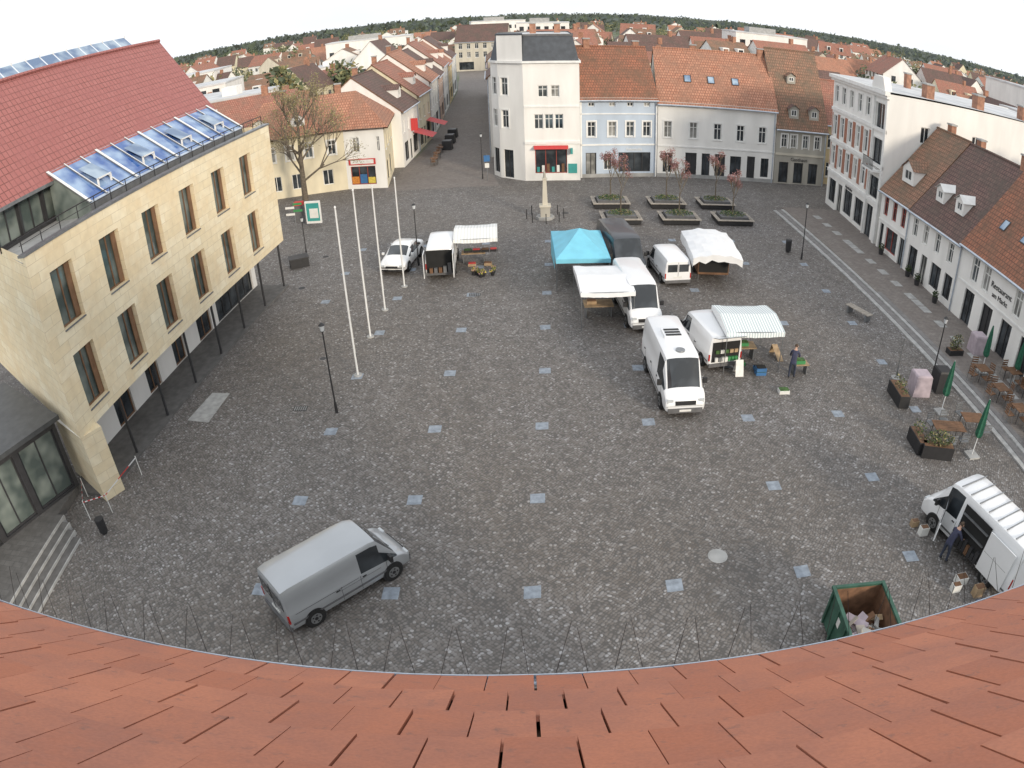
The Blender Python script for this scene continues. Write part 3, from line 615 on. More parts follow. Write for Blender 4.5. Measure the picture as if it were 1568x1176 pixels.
for (x,y) in ((7.6,36),(12.1,36),(16.4,36),(7.4,40.3),(12,40.3),(16.2,40.3)):
    root=empty("tree_planter_bench",(x,y));mb=MB();w,d=1.4,1.1
    mb.box(-w,w,-d,d,0.06,.40,'plastic_black');mb.box(-w+.3,w-.3,-d+.3,d-.3,.40,.62,'plastic_grey')
    for s0 in range(3):
        mb.box(-w-.1,w+.1,-d-.1+s0*.1,-d-.02+s0*.1,.41,.46,'wood_grey');mb.box(-w-.1,w+.1,d+.02-s0*.1,d+.1-s0*.1,.41,.46,'wood_grey')
        mb.box(-w-.1+s0*.1,-w-.02+s0*.1,-d+.25,d-.25,.41,.46,'wood_grey');mb.box(w+.02-s0*.1,w+.1-s0*.1,-d+.25,d-.25,.41,.46,'wood_grey')
    mb.build("bench_box",root)
    lv=MB();lv.leaves((0,0,.66),(w-.3,d-.3,.2),600,.06,['leaf_green','leaf_dark','leafy','leaf_bud']);lv.build("planting",root)
root=empty("bare_lime_tree",(-18.6,44.2));mb=MB();tips=[]
mb.cyl((0,0,0),(0,0,3.4),.3,.22,10,'bark')
for i in range(9):
    a=i*2.4;limb(mb,Vector((0,0,2.4+.62*i)),Vector((math.cos(a)*.9,math.sin(a)*.9,.6+.07*i)).normalized(),2.5-.12*i,.11,4,tips,6,.6,.10)
mb.cyl((0,0,3.4),(0.1,0,9.0),.22,.07,8,'bark');mb.build("trunk_and_branches",root,smooth=True)
lv=MB()
for t in tips: lv.leaves(t,(.45,.45,.4),5,.07,['leaf_bud','leaf_bud','twig'])
lv.build("buds",root)
lv=MB()
def clump(x,y,h,w,ms,n):
    for _ in range(5): lv.leaves((x+R(-w,w)*.45,y+R(-w,w)*.45,h*R(.45,.8)),(w*R(.4,.65),w*R(.4,.65),h*R(.2,.33)),n//5,.045*h+.12,ms,.3)
for k in range(560):
    y=R(60,560) if k<300 else R(230,620);x=R(-75-.85*y,75+.95*y)
    if not okh(x,y): continue
    clump(x,y,R(6,11)*(1 if y>120 else .8),R(3,6)*(1 if y<250 else 1.5),random.choice([['leaf_haze','leaf_haze2'],['leaf_haze2','leaf_bud'],['leaf_haze2','leaf_haze']]),130)
for (x,y,h) in ((-42,66,10),(-50,70,9),(-36,96,11),(-30,112,10),(-48,84,9),(-60,88,10),(38,80,9),(60,74,9)): clump(x,y,h,4,['leaf_haze2','leaf_bud','leaf_haze'],400)
lv.build("town_trees")
lv=MB()
for k in range(1100):
    a=R(-1.15,1.15);d=R(560,1900);x=math.sin(a)*d;y=math.cos(a)*d;h=R(11,16);w=R(25,50)
    lv.leaves((x,y,h*.4),(w,w*.5,h*.6),45,3.0,['forest_haze','forest_haze','leaf_haze'])
lv.build("distant_forest")
# ---------------------------------------------------------------- foreground roof
mb=MB();ye,ze=-12.17,12.40;tw,tl_=.27,.5
sl=Vector((0,-.7071,.7071));nn=Vector((0,.7071,.7071))
bow=lambda x:.013*x*x
for r in range(11):
    for c in range(-31,32):
        x=c*tw+(tw/2 if r%2 else 0)+R(-.004,.004)
        base=Vector((x,ye,ze))+sl*(r*tl_);g_=R(.002,.007);tilt=R(-.005,.005);so_=R(-.010,.010)
        pts=[]
        for (dx,ds,dn) in ((-tw/2+g_,so_,.045),(tw/2-g_,so_,.045+tilt),(tw/2-g_,tl_+.1,.012),(-tw/2+g_,tl_+.1,.012)):
            pts.append(base+Vector((dx,bow(x+dx),0))+sl*(ds+R(-.003,.003))+nn*dn)
        lo=[p-nn*.024 for p in pts]
        b0=pts[0]-sl*.004-nn*.008;b1=pts[1]-sl*.004-nn*.008
        i=len(mb.v);mb.v+= [tuple(p) for p in pts+lo+[b0,b1]];k=mb.mi('terracotta')
        for f in ((0,1,2,3),(8,9,1,0),(4,5,9,8),(1,5,6,2),(0,3,7,4)): mb.f.append(tuple(i+a for a in f));mb.m.append(k)
for c in range(-20,20):
    xa,xb=c*.43,(c+1)*.43
    mb.poly([(xa,ye-.02+bow(xa),ze-.03),(xb,ye-.02+bow(xb),ze-.03),(xb,ye-5.6+bow(xb),ze+5.55),(xa,ye-5.6+bow(xa),ze+5.55)],'wood_brown')
mb.poly([(-8.5,ye-.5,0),(8.5,ye-.5,0),(8.5,ye-.5,ze),(-8.5,ye-.5,ze)],'plaster_beige')
root=empty("tiled_roof",(0,0,0));mb.build("tiles",root)
mb=MB();n=8
for c in range(-20,20):
    xa,xb=c*.43,(c+1)*.43
    for j in range(n):
        a0=math.pi+math.pi*j/n;a1=math.pi+math.pi*(j+1)/n;rr=.035;zc=ze-.01
        ya,yb=ye+.025+bow(xa),ye+.025+bow(xb)
        mb.poly([(xa,ya+rr*math.cos(a0),zc+rr*math.sin(a0)),(xb,yb+rr*math.cos(a0),zc+rr*math.sin(a0)),(xb,yb+rr*math.cos(a1),zc+rr*math.sin(a1)),(xa,ya+rr*math.cos(a1),zc+rr*math.sin(a1))],'metal_zinc')
    mb.cyl((xa,ya+.038,zc),(xb,yb+.038,zc),.008,.008,6,'metal_zinc')
mb.build("gutter",root)
mb=MB()
for k in range(-46,47):
    x=k*.17+R(-.012,.012);t=(-1)**k*.10;y0=ye+.07+bow(x)
    mb.cyl((x,y0,ze),(x+t*.6+R(-.03,.03),y0+.13+R(-.02,.02),ze+.28+R(-.03,.03)),.0024,.0018,4,'black_iron',False)
mb.build("bird_spikes",root)
mb=MB()
for r in range(8):
    p=Vector((-4.5,ye+.2,ze))+sl*(r*.42)+nn*.08
    mb.cyl(tuple(p-sl*.1),tuple(p+sl*.42),.15,.12,12,'terracotta')
mb.build("verge_tiles",root,smooth=True)
# ---------------------------------------------------------------- vehicles
def wheel(mb,x,y,r,side,w=.2):
    s=1 if side>0 else -1
    mb.cyl((x,y+s*.004,r*1.02),(x,y-s*.1,r*1.02),r*1.16,r*1.16,20,'plastic_black')
    mb.cyl((x,y+s*.03,r),(x,y-s*(w-.03),r),r,r,20,'rubber');mb.cyl((x,y+s*.036,r),(x,y+s*.02,r),r*.62,r*.6,16,'hub');mb.cyl((x,y+s*.045,r),(x,y+s*.03,r),r*.2,r*.2,10,'plastic_black')
    for q in range(5):
        a=q*1.2566;mb.cyl((x+math.cos(a)*r*.4,y+s*.040,r+math.sin(a)*r*.4),(x+math.cos(a)*r*.4,y+s*.03,r+math.sin(a)*r*.4),r*.1,r*.1,8,'plastic_black')
def vehicle(name,loc,ang,st,W,paint,glass_side,wind,wheels,wr,extras=None,scale=1):
    root=empty(name,loc,ang);root.scale=(scale,)*3;mb=MB();rings=[]
    for (x,z0,zb,zt,tw,wf) in st:
        w=W/2*wf;wt=w*tw;h=zt-zb
        half=[(w*.86,z0),(w*.97,z0+.07),(w,z0+.2),(w,zb-.02),(w-.012,zb),(w-(w-wt)*.5,zb+h*.5),(wt+.01,zt-min(.16,h*.3)),(wt-.05,zt-.035),(wt-.16,zt-.005),(wt*.4,zt+.02)]
        ring=[(x,y,z) for y,z in half]+[(x,-y,z) for y,z in half[::-1]]
        rings.append(ring)
    nr=len(rings[0])
    i0=len(mb.v)
    for r in rings: mb.v+=r
    for s in range(len(rings)-1):
        for j in range(nr):
            j2=(j+1)%nr;m=paint
            jj=j if j<9 else nr-2-j
            if s in glass_side and jj in (4,5) and not (s in wind and jj==5): m='car_glass'
            if s in wind and (jj in (7,8) or j==9): m='car_glass'
            if j==nr-1: m='plastic_black'
            mb.f.append((i0+s*nr+j,i0+s*nr+j2,i0+(s+1)*nr+j2,i0+(s+1)*nr+j));mb.m.append(mb.mi(m))
    mb.f.append(tuple(i0+j for j in range(nr)));mb.m.append(mb.mi(paint))
    k=i0+(len(rings)-1)*nr;mb.f.append(tuple(k+j for j in range(nr))[::-1]);mb.m.append(mb.mi(paint))
    mb.build("body",root,smooth=True)
    wb=MB()
    for x in wheels:
        for s in (-1,1): wheel(wb,x,s*W/2,wr,s)
    wb.build("wheels",root,smooth=True)
    dt=MB()
    if extras: extras(dt)
    if dt.f: dt.build("details",root)
    return root
def vanst(L,H,n=1.0,z0=.28):
    f=L/2;r=-L/2
    return [(r,z0+.1,H*.52,H-.14,.86,.93),(r+.05,z0,H*.52,H-.05,.88,.985),(r+.3,z0,H*.52,H,.88,1),(f-2.05*n,z0,H*.52,H,.88,1),(f-1.95*n,z0,H*.52,H,.88,1),(f-1.4*n,z0,H*.5,H-.02,.87,1),(f-1.14*n,z0,H*.49,H-.10,.84,1),(f-.52*n,z0,H*.46,H*.505,.86,.99),(f-.30*n,z0,H*.42,H*.465,.84,.985),(f-.07*n,z0,H*.33,H*.375,.84,.95),(f,z0+.1,H*.25,H*.29,.8,.87)]
def vandet(L,W,H,n=1.0,seams=(),rearwin=True,strip=True,z0=.28):
    def ex(d):
        f=L/2;w=W/2
        for s in (-1,1):
            def sb(x0,x1,z0_,z1,m,o=.004):
                a,b=sorted((s*(w+.0005),s*(w+o)));d.box(x0,x1,a,b,z0_,z1,m)
            for x in (f-.98*n,f-2.0*n,*seams): sb(x-.006,x+.006,.38,H*.5,'plastic_black')
            if strip: sb(-L/2+.1,f-.9,.50,.57,'plastic_grey',.012)
            sb(f-1.92*n,f-1.78*n,H*.45,H*.465,'plastic_black',.03)
            for xx in seams: sb(xx-.2,xx-.06,H*.45,H*.465,'plastic_black',.03)
            a,b=sorted((s*(w+.02),s*(w+.2)));d.box(f-.92*n,f-.82*n,a,b,H*.5,H*.5+.24,'plastic_black')
            a,b=sorted((s*w*.60,s*w*.90));d.box(f-.16*n,f-.035,a,b,H*.30,H*.375,'lamp_clear')
            a,b=sorted((s*(w*.90),s*(w*.975)));d.box(-L/2-.015,-L/2+.06,a,b,H*.32,H*.50,'lamp_red')
            if rearwin: a,b=sorted((s*.05,s*(w*.78)));d.box(-L/2-.012,-L/2-.002,a,b,H*.55,H*.82,'car_glass')
        d.box(f-.03,f+.03,-w*.84,w*.84,z0-.02,z0+.2,'plastic_grey');d.box(f-.06,f+.008,-w*.5,w*.5,H*.265,H*.345,'plastic_black')
        d.box(f+.031,f+.04,-.25,.25,z0+.05,z0+.15,'plate_white')
        d.box(-L/2-.06,-L/2+.02,-w*.95,w*.95,z0-.02,z0+.15,'plastic_grey');d.box(-L/2-.02,-L/2-.003,-.25,.25,z0+.28,z0+.38,'plate_white')
        if rearwin: d.box(-L/2-.012,-L/2-.002,-.008,.008,z0+.3,H*.9,'plastic_black')
        d.cyl((f-.52*n,-w*.5,H*.53),(f-.68*n,w*.0,H*.60),.008,.008,4,'plastic_black')
    return ex
def H2(dx,dy): return math.atan2(dy,dx)
L,W,Hh=4.5,1.72,1.85
def ex1(d):
    vandet(L,W,Hh,.95,(-.35,),True,True)(d)
    for s in (-1,1):
        a,b=sorted((s*(W/2+.001),s*(W/2+.004)));d.box(-2.0,.3,a,b,.88,.893,'plastic_black');d.box(-.4,1.1,a,b,.78,.788,'plastic_black')
vehicle("silver_panel_van",(-5.95,.22),H2(.72,.69),vanst(L,Hh,.95,.25),W,'paint_silver',(4,5,6),(6,),(-1.42,1.5),.32,ex1)
def ex2(d):
    vandet(5.1,1.75,2.3,.95,(-.3,-1.6))(d)
    d.box(-.9,-.1,-.42,.42,2.3,2.42,'paint_white')
    for k in range(3): d.box(-.8+.25*k,-.65+.25*k,-.34,.34,2.425,2.44,'plastic_black')
    d.cyl((1.0,0,2.3),(1.0,0,2.36),.2,.2,14,'metal_grey')
vehicle("delivery_van",(6.38,11.75),H2(.03,-1),vanst(5.1,2.3,.95),1.75,'paint_white',(4,5,6),(6,),(-1.5,1.65),.33,ex2)
vehicle("delivery_van",(6.0,19.5),H2(.07,-1),vanst(5.0,2.3,.95),1.72,'paint_white',(4,5,6),(6,),(-1.5,1.6),.33,vandet(5.0,1.72,2.3,.95,(-.3,-1.6)))
vehicle("dark_box_van",(6.2,26.7),H2(.12,-1),vanst(5.2,2.35,.95),2.0,'paint_slate',(4,5,6),(6,),(-1.5,1.6),.33,vandet(5.2,2.0,2.35,.95,(-.3,)))
vehicle("small_white_van",(8.9,25.0),H2(-.1,1),vanst(4.0,1.7,.85,.24),1.65,'paint_white',(4,5,6),(6,),(-1.25,1.3),.29,vandet(4.0,1.65,1.7,.85,(-.3,)))
def ex4(d):
    vandet(4.0,1.75,1.8,.85,(-.3,),False)(d)
    d.box(-2.03,-2.005,-.7,.7,.5,1.5,'interior_shade')
    for k in range(7): d.box(-2.13,-2.035,-.6+.17*k,-.46+.17*k,.55,.75,random.choice(['plate_white','green_plastic','metal_grey','plate_white']))
    for k in range(5): d.box(-2.1,-2.035,-.6+.24*k,-.42+.24*k,.95,1.12,random.choice(['wood_light','leafy','plate_white']))
    d.poly([(-2.0,-.75,1.76),(-2.0,.75,1.76),(-2.6,.72,2.0),(-2.6,-.72,2.0)],'paint_white');d.poly([(-2.0,-.75,1.73),(-2.0,.75,1.73),(-2.6,.72,1.97),(-2.6,-.72,1.97)],'plastic_black')
vehicle("market_trader_van",(8.85,15.0),H2(-.17,1),vanst(4.0,1.8,.85),1.75,'paint_white',(4,5,6),(6,),(-1.25,1.3),.3,ex4)
def ex5(d):
    vandet(4.4,1.8,2.0,.85,(-.3,),False)(d)
    d.box(-2.23,-2.205,-.8,.8,.4,1.85,'interior_shade')
    for k in range(5): d.box(-2.4,-2.24,-.7+.28*k,-.5+.28*k,.45,.45+R(.2,.6),random.choice(['leafy','wood_brown','metal_grey','plastic_grey']))
    for s in (-1,1):
        a,b=sorted((s*.86,s*.90));d.box(-3.1,-2.22,a,b,.4,1.9,'paint_white')
        d.box(-2.95,-2.35,*sorted((s*.905,s*.91)),1.2,1.7,'glass_mid');d.box(-3.05,-2.3,*sorted((s*.85,s*.855)),.5,1.85,'plastic_grey')
vehicle("market_trader_van",(-4.9,27.4),H2(-.02,1),vanst(4.4,2.0,.85),1.8,'paint_white',(4,5,6),(6,),(-1.35,1.4),.31,ex5)
def ex6(d):
    vandet(5.2,1.8,2.3,.95,(),False)(d)
    y=.9
    d.box(-.9,.55,y+.001,y+.006,.42,2.05,'interior_shade')
    d.box(-2.3,-.95,y+.05,y+.09,.42,2.0,'paint_white')
    d.box(-2.2,-1.0,y+.091,y+.094,1.2,1.21,'plastic_grey')
    for k in range(8): x=-.85+.17*k;d.box(x,x+.14,y+.007,y+.12,.45,.45+R(.2,.9),random.choice(['wood_brown','plate_white','metal_grey','frame_dark','plastic_grey','frame_dark']))
    for z in (1.2,1.7): d.box(-.85,.5,y+.007,y+.1,z,z+.03,'metal_grey')
    d.M=Matrix.Translation((1.45,.9,0))@Matrix.Rotation(2.2,4,'Z');d.box(0,.95,0,.05,.4,1.15,'paint_white');d.box(0.1,.85,.01,.04,1.15,1.75,'car_glass');d.M=Matrix.Identity(4)
    for k in range(7): d.box(-1.9+.5*k,-1.86+.5*k,-.75,.75,2.32,2.35,'metal_grey')
    d.box(-2.66,-2.63,-.8,.8,.5,2.1,'interior_shade');d.M=Matrix.Translation((-2.6,.86,0))@Matrix.Rotation(2.6,4,'Z');d.box(0,.8,0,.05,.4,2.1,'paint_white');d.M=Matrix.Identity(4)
vehicle("market_trader_van",(15.65,-.25),H2(-.25,.97),vanst(5.2,2.3,.95),1.8,'paint_white',(4,5,6),(6,),(-1.5,1.7),.33,ex6)
g=MB()
for (x,y,w_,h_,mm) in ((14.3,-1.6,.45,.3,'plate_white'),(14.7,-2.3,.4,.4,'wood_light'),(13.9,1.0,.35,.35,'plate_white'),(13.75,1.5,.3,.25,'wood_light'),(14.5,-2.9,.4,.3,'blue_plastic'),(15.2,-3.6,.5,.35,'plastic_grey'),(13.9,-1.9,.35,.3,'plate_white')):
    g.box(x-w_/2,x+w_/2,y-w_*.35,y+w_*.35,.0,h_,mm);g.box(x-w_/2+.03,x+w_/2-.03,y-w_*.35+.03,y+w_*.35-.03,h_+.001,h_+.02,'wood_brown')
g.build("goods_boxes")
cs=[(-2.0,.3,.62,.70,.86,.88),(-1.9,.22,.74,.86,.86,.96),(-1.45,.2,.78,.90,.84,1),(-1.3,.2,.80,.94,.80,1),(-.85,.2,.80,1.24,.76,1),(-.1,.2,.80,1.30,.76,1),(.35,.2,.79,1.24,.76,1),(1.0,.2,.76,.88,.80,1),(1.6,.2,.68,.78,.82,.98),(1.93,.22,.52,.62,.82,.92),(2.0,.3,.42,.5,.8,.84)]
def ex7(d):
    for s in (-1,1):
        for x in (-.75,.1,.95): d.box(x-.006,x+.006,*sorted((s*.8001,s*.803)),.3,.8,'plastic_black')
        d.box(1.85,2.0,*sorted((s*.45,s*.68)),.48,.6,'lamp_clear');d.box(-2.01,-1.92,*sorted((s*.5,s*.72)),.62,.75,'lamp_red');d.box(.75,.85,*sorted((s*.82,s*.96)),.82,.94,'paint_white')
        d.box(-.2,-.12,*sorted((s*.64,s*.70)),.8,1.2,'paint_white')
    d.box(1.95,2.03,-.35,.35,.42,.55,'plastic_black');d.box(2.0,2.02,-.68,.68,.26,.36,'plastic_black');d.box(2.03,2.04,-.22,.22,.36,.42,'plate_white')
vehicle("white_sedan_car",(-7.6,28.3),H2(-.17,-1),cs,1.6,'paint_white',(3,4,5,6),(3,6),(-1.22,1.25),.29,ex7,1.1)
# ---------------------------------------------------------------- stalls
def crate(mb,x,y,z,m,fill): 
    mb.box(x-.25,x+.25,y-.17,y+.17,z,z+.16,m);mb.box(x-.22,x+.22,y-.14,y+.14,z+.161,z+.2,fill)
def canopy(mb,w,d,z,rise,m,val=.22):
    n=8
    for i in range(n):
        xa=-w/2+w*i/n;xb=-w/2+w*(i+1)/n;sa=-.06*math.sin(math.pi*i/n)+.015*(i%2);sb=-.06*math.sin(math.pi*(i+1)/n)+.015*((i+1)%2)
        for s in (-1,1): 
            mb.poly([(xa,s*d/2,z+sa),(xb,s*d/2,z+sb),(xb,0,z+rise+sb*.5),(xa,0,z+rise+sa*.5)],m)
            mb.poly([(xa,s*d/2,z+sa),(xb,s*d/2,z+sb),(xb,s*(d/2+.02),z+sb-val),(xa,s*(d/2+.02),z+sa-val*.93)],m)
    for s in (-1,1): mb.poly([(s*w/2,-d/2,z),(s*w/2,d/2,z),(s*w/2,0,z+rise)],m);mb.poly([(s*w/2,-d/2,z),(s*w/2,d/2,z),(s*w/2,d/2,z-val),(s*w/2,-d/2,z-val)],m)
def stall(name,x,y,w,d,z,m,ang=0,rise=.25,goods=3,table=True,cols=('wood_light','plastic_black'),fills=('leafy','wood_brown')):
    root=empty(name,(x,y),ang);c=MB();canopy(c,w,d,z,rise,m);c.build("canopy",root)
    f=MB()
    for sx in (-1,1):
        for sy in (-1,1): f.cyl((sx*(w/2-.05),sy*(d/2-.05),0),(sx*(w/2-.05),sy*(d/2-.05),z),.02,.02,8,'metal_grey')
        f.cyl((sx*(w/2-.05),-d/2+.05,z),(sx*(w/2-.05),d/2-.05,z),.02,.02,6,'metal_grey')
    for sy in (-1,1): f.cyl((-w/2+.05,sy*(d/2-.05),z-.02),(w/2-.05,sy*(d/2-.05),z-.02),.02,.02,6,'metal_grey')
    f.build("frame",root)
    if table:
        t=MB();t.box(-w*.36,w*.2,-d*.1,d*.15,.62,.67,'wood_light')
        for sx in (-.32,.16): t.box(sx*w-.03,sx*w+.03,-d*.08,d*.12,0,.62,'metal_grey')
        for k in range(goods):
            crate(t,-w*.32+.3+.55*k,d*.02,.671,random.choice(cols),random.choice(fills))
            if k%2: crate(t,-w*.3+.5*k,-d*.22,.0,random.choice(cols),random.choice(fills))
        t.build("counter",root)
    return root
stall("flower_stall",-2.75,27.9,2.7,3.0,2.05,'tarp_stripe_grey',.02,goods=4,fills=('leafy','red_sign','leafy','wood_brown'))
g=MB();
for k in range(9): 
    x=-3.1+R(0,1.6);y=25.1+R(0,.9);g.cyl((x,y,0),(x,y,.22),.1,.14,8,'plastic_black');g.leaves((x,y,.33),(.18,.18,.16),50,.05,['leafy','leaf_green','yellow_stuff','leaf_pink'])
g.build("potted_flowers")
stall("market_stall",4.2,19.3,2.75,3.8,2.1,'tarp_white',.02,.2,goods=1)
stall("vegetable_stall",10.5,14.2,2.85,3.0,2.1,'tarp_stripe',-.02,.25,goods=2,cols=('green_plastic','wood_light'))
root=empty("turquoise_gazebo",(3.5,25.2));c=MB();w,d,z=1.55,2.6,1.95;pk=(0,0,2.95);P4=[(-w,-d,z),(w,-d,z),(w,d,z),(-w,d,z)]
for i in range(4):
    a,b=P4[i],P4[(i+1)%4];mid=((a[0]+b[0])/2,(a[1]+b[1])/2,z-.04)
    half=lambda p:(p[0]*.5,p[1]*.5,z+.42)
    c.poly([a,mid,b,half(b),half(a)],'tarp_turq');c.poly([half(a),half(b),pk],'tarp_turq');c.poly([a,b,(b[0],b[1],z-.25),(a[0],a[1],z-.25)],'tarp_turq')
c.poly([(-w,-d+1.2,z-.25),(-w,d,z-.25),(-w,d,.4),(-w,-d+1.2,.9)],'tarp_turq')
c.build("canopy",root);f=MB()
for p in P4: f.cyl((p[0]*.97,p[1]*.97,0),(p[0]*.97,p[1]*.97,z),.025,.025,8,'metal_grey')
f.build("legs",root)
root=empty("covered_market_trailer",(11.6,25.2),-.08);t=MB()
t.box(-.95,.95,-1.4,1.9,.45,1.3,'wood_brown');t.box(-.9,.9,-1.42,-1.401,.6,1.9,'interior_shade')
for sx in (-1,1): t.cyl((sx*.85,.2,.28),(sx*.98,.2,.28),.28,.28,16,'rubber')
for sx in (-1,1):
    for y in (-1.3,1.8): t.cyl((sx*.9,y,.0),(sx*.9,y,2.0),.03,.03,6,'metal_grey')
t.build("trailer",root);c=MB()
nx,ny=8,8;wd=1.5
def hz(i,j):
    u=i/nx*2-1;v=j/ny*2-1;return 2.25-.25*u*u-.12*v*v+.05*math.sin(i*2.3+j*1.7)
for i in range(nx):
    for j in range(ny):
        q=[];
        for a,b in ((i,j),(i+1,j),(i+1,j+1),(i,j+1)): q.append((-wd+2*wd*a/nx,-2.6+5.0*b/ny,hz(a,b)))
        c.poly(q,'tarp_white')
for i in range(nx):
    a=(-wd+2*wd*i/nx,-2.6,hz(i,0));b=(-wd+2*wd*(i+1)/nx,-2.6,hz(i+1,0));c.poly([a,b,(b[0],b[1]+.05,b[2]-.35-.12*(i%2)),(a[0],a[1]+.05,a[2]-.35-.12*((i+1)%2))],'tarp_white')
for j in range(ny):
    for s,ii in ((-1,0),(1,nx)):
        a=(s*wd,-2.6+5*j/ny,hz(ii,j));b=(s*wd,-2.6+5*(j+1)/ny,hz(ii,j+1));c.poly([a,b,(b[0]*1.02,b[1],b[2]-.55),(a[0]*1.02,a[1],a[2]-.55)],'tarp_white')
c.build("tarpaulin",root,smooth=True)
g=MB();crate(g,10.9,12.6,0,'blue_plastic','leafy');crate(g,10.9,12.6,.2,'blue_plastic','interior_shade');crate(g,10.95,13.0,0,'blue_plastic','interior_shade');g.build("plastic_crate")
g=MB();g.box(12.5,13.3,12.35,12.85,.5,.55,'wood_light')
for sx in (12.55,13.2): g.box(sx,sx+.04,12.4,12.8,0,.5,'metal_grey')
crate(g,12.85,12.6,.551,'green_plastic','leafy');g.build("produce_table")
g=MB();crate(g,11.5,10.9,0,'plate_white','leafy');g.build("polystyrene_box")
g=MB();g.poly([(12.2,13.7,.02),(12.5,13.7,.02),(12.4,14.6,.5),(12.1,14.6,.5)],'wood_light');g.poly([(12.1,14.6,.5),(12.4,14.6,.5),(12.35,14.7,0),(12.05,14.7,0)],'wood_light');g.build("folding_board")
g=MB();g.poly([(9.6,12.4,0),(10.0,12.4,0),(9.98,12.65,.75),(9.62,12.65,.75)],'plate_white');g.poly([(9.6,12.9,0),(10.0,12.9,0),(9.98,12.66,.75),(9.62,12.66,.75)],'plate_white');g.build("a_frame_sign")
# ---------------------------------------------------------------- furniture
def lamp(x,y,h,head=True):
    root=empty("street_lamp",(x,y));m=MB();m.cyl((0,0,0),(0,0,.5),.07,.06,10,'black_iron');m.cyl((0,0,.5),(0,0,h-.35),.038,.03,8,'black_iron')
    m.cyl((0,0,h-.35),(0,0,h-.3),.05,.1,10,'black_iron');m.cyl((0,0,h-.3),(0,0,h-.05),.08,.12,10,'lamp_clear');m.cyl((0,0,h-.05),(0,0,h+.06),.15,.04,10,'black_iron')
    m.build("pole_and_lantern",root,smooth=True)
for a in ((-8.1,10.4,4.2),(19.1,27.9,4.0),(-6.5,27.7,4.1),(-3.2,50.4,4.4),(20.6,12.0,3.2),(-14.9,30.9,2.9)): lamp(*a)
for (x,y,h) in ((-7.75,13.6,8.1),(-7.85,17.6,7.8),(-7.6,20.9,7.1),(-6.95,24.2,6.7)):
    root=empty("flagpole",(x,y));m=MB();m.cyl((0,0,0),(0,0,.05),.2,.2,14,'granite_light');m.cyl((0,0,.05),(0,0,h),.05,.03,10,'pole_white');m.cyl((0,0,h),(0,0,h+.08),.055,.03,10,'pole_white');m.box(.05,.09,-.015,.015,1.0,1.2,'metal_grey');m.cyl((.06,0,1.1),(.045,0,h-.1),.005,.005,4,'plate_white');m.build("pole",root,smooth=True)
root=empty("stone_monument_column",(2.0,36.9));m=MB();m.cyl((0,0,0),(0,0,.2),.7,.7,8,'concrete');m.box(-.36,.36,-.36,.36,.2,1.0,'plaster_grey');m.box(-.43,.43,-.43,.43,1.001,1.1,'plaster_beige')
m.prism([(-.2,-.2),(.2,-.2),(.2,.2),(-.2,.2)],1.1,[(-.13,-.13),(.13,-.13),(.13,.13),(-.13,.13)],3.1,'plaster_beige');m.box(-.19,.19,-.19,.19,3.1,3.2,'plaster_beige');m.cyl((0,0,3.2),(0,0,3.5),.12,.08,10,'plaster_grey');m.cyl((0,0,3.5),(0,0,3.85),.11,.02,10,'plaster_grey');m.build("column",root)
for k in range(8):
    a=k*math.pi/4
    g=MB();g.cyl((0,0,0),(0,0,.7),.035,.035,8,'black_iron');g.cyl((0,0,.7),(0,0,.78),.05,.03,8,'black_iron');g.build("bollard",loc=(2.0+1.4*math.cos(a),36.9+1.4*math.sin(a),0))
g=MB();g.cyl((0,0,.1),(0,0,.85),.2,.22,14,'black_iron');g.cyl((0,0,.85),(0,0,.95),.24,.2,14,'black_iron');g.cyl((0,0,0),(0,0,.1),.12,.12,10,'black_iron');g.build("litter_bin",loc=(18.6,29.3,0))
g=MB();g.cyl((0,0,.1),(0,0,.7),.18,.2,14,'black_iron');g.cyl((0,0,0),(0,0,.1),.12,.12,10,'black_iron');g.build("litter_bin",loc=(-16.0,2.2,0))
g=MB()
for k in range(4): g.box(-.9,.9,-.25+.13*k,-.15+.13*k,.42,.46,'wood_grey')
for sx in (-.7,.7): g.box(sx-.06,sx+.06,-.24,.24,0,.42,'metal_grey')
g.build("park_bench",loc=(19.2,18.8,0),rotz=-1.15)
g=MB();g.box(-.65,.65,-.45,.45,0,.62,'plastic_black');g.box(-.68,.68,-.48,.48,.62,.7,'frame_dark');g.build("black_utility_box",loc=(-14.9,29.0,0),rotz=.4)
root=empty("advertising_board",(-16.2,38.2),-.1);m=MB();m.box(-.65,.65,-.08,.08,.25,2.1,'trim_white');m.box(-.55,.55,-.095,-.082,.45,1.95,'teal_paint');m.box(-.3,.45,-.105,-.097,.7,1.5,'plate_white');m.box(-.5,-.4,-.05,.05,0,.25,'metal_grey');m.box(.4,.5,-.05,.05,0,.25,'metal_grey');m.build("board",root)
root=empty("direction_sign",(-17.4,37.0));m=MB();m.cyl((0,0,0),(0,0,2.5),.035,.035,8,'metal_grey')
for k in range(4): m.box(-.05 if k%2 else -.7,.7 if k%2 else .05,-.05,-.038,1.4+.27*k,1.58+.27*k,['plate_white','green_plastic','plate_white','green_plastic'][k])
m.build("post_and_arms",root)
root=empty("red_kiosk_sign",(-17.8,39.6));m=MB();m.box(-.35,.35,-.2,.2,0,1.5,'plastic_grey');m.box(-.37,.37,-.22,.22,1.5,1.8,'red_sign');m.build("panel",root)
root=empty("traffic_sign",(-2.7,49.4));m=MB();m.cyl((0,0,0),(0,0,2.6),.03,.03,8,'metal_grey');m.box(-.28,.28,-.05,-.035,1.9,2.5,'blue_plastic');m.box(-.2,.2,-.06,-.052,1.3,1.75,'plate_white');m.build("post_and_plates",root)
root=empty("waste_skip",(9.3,-3.8),-.06);m=MB();w,l,h=.84,1.6,1.45
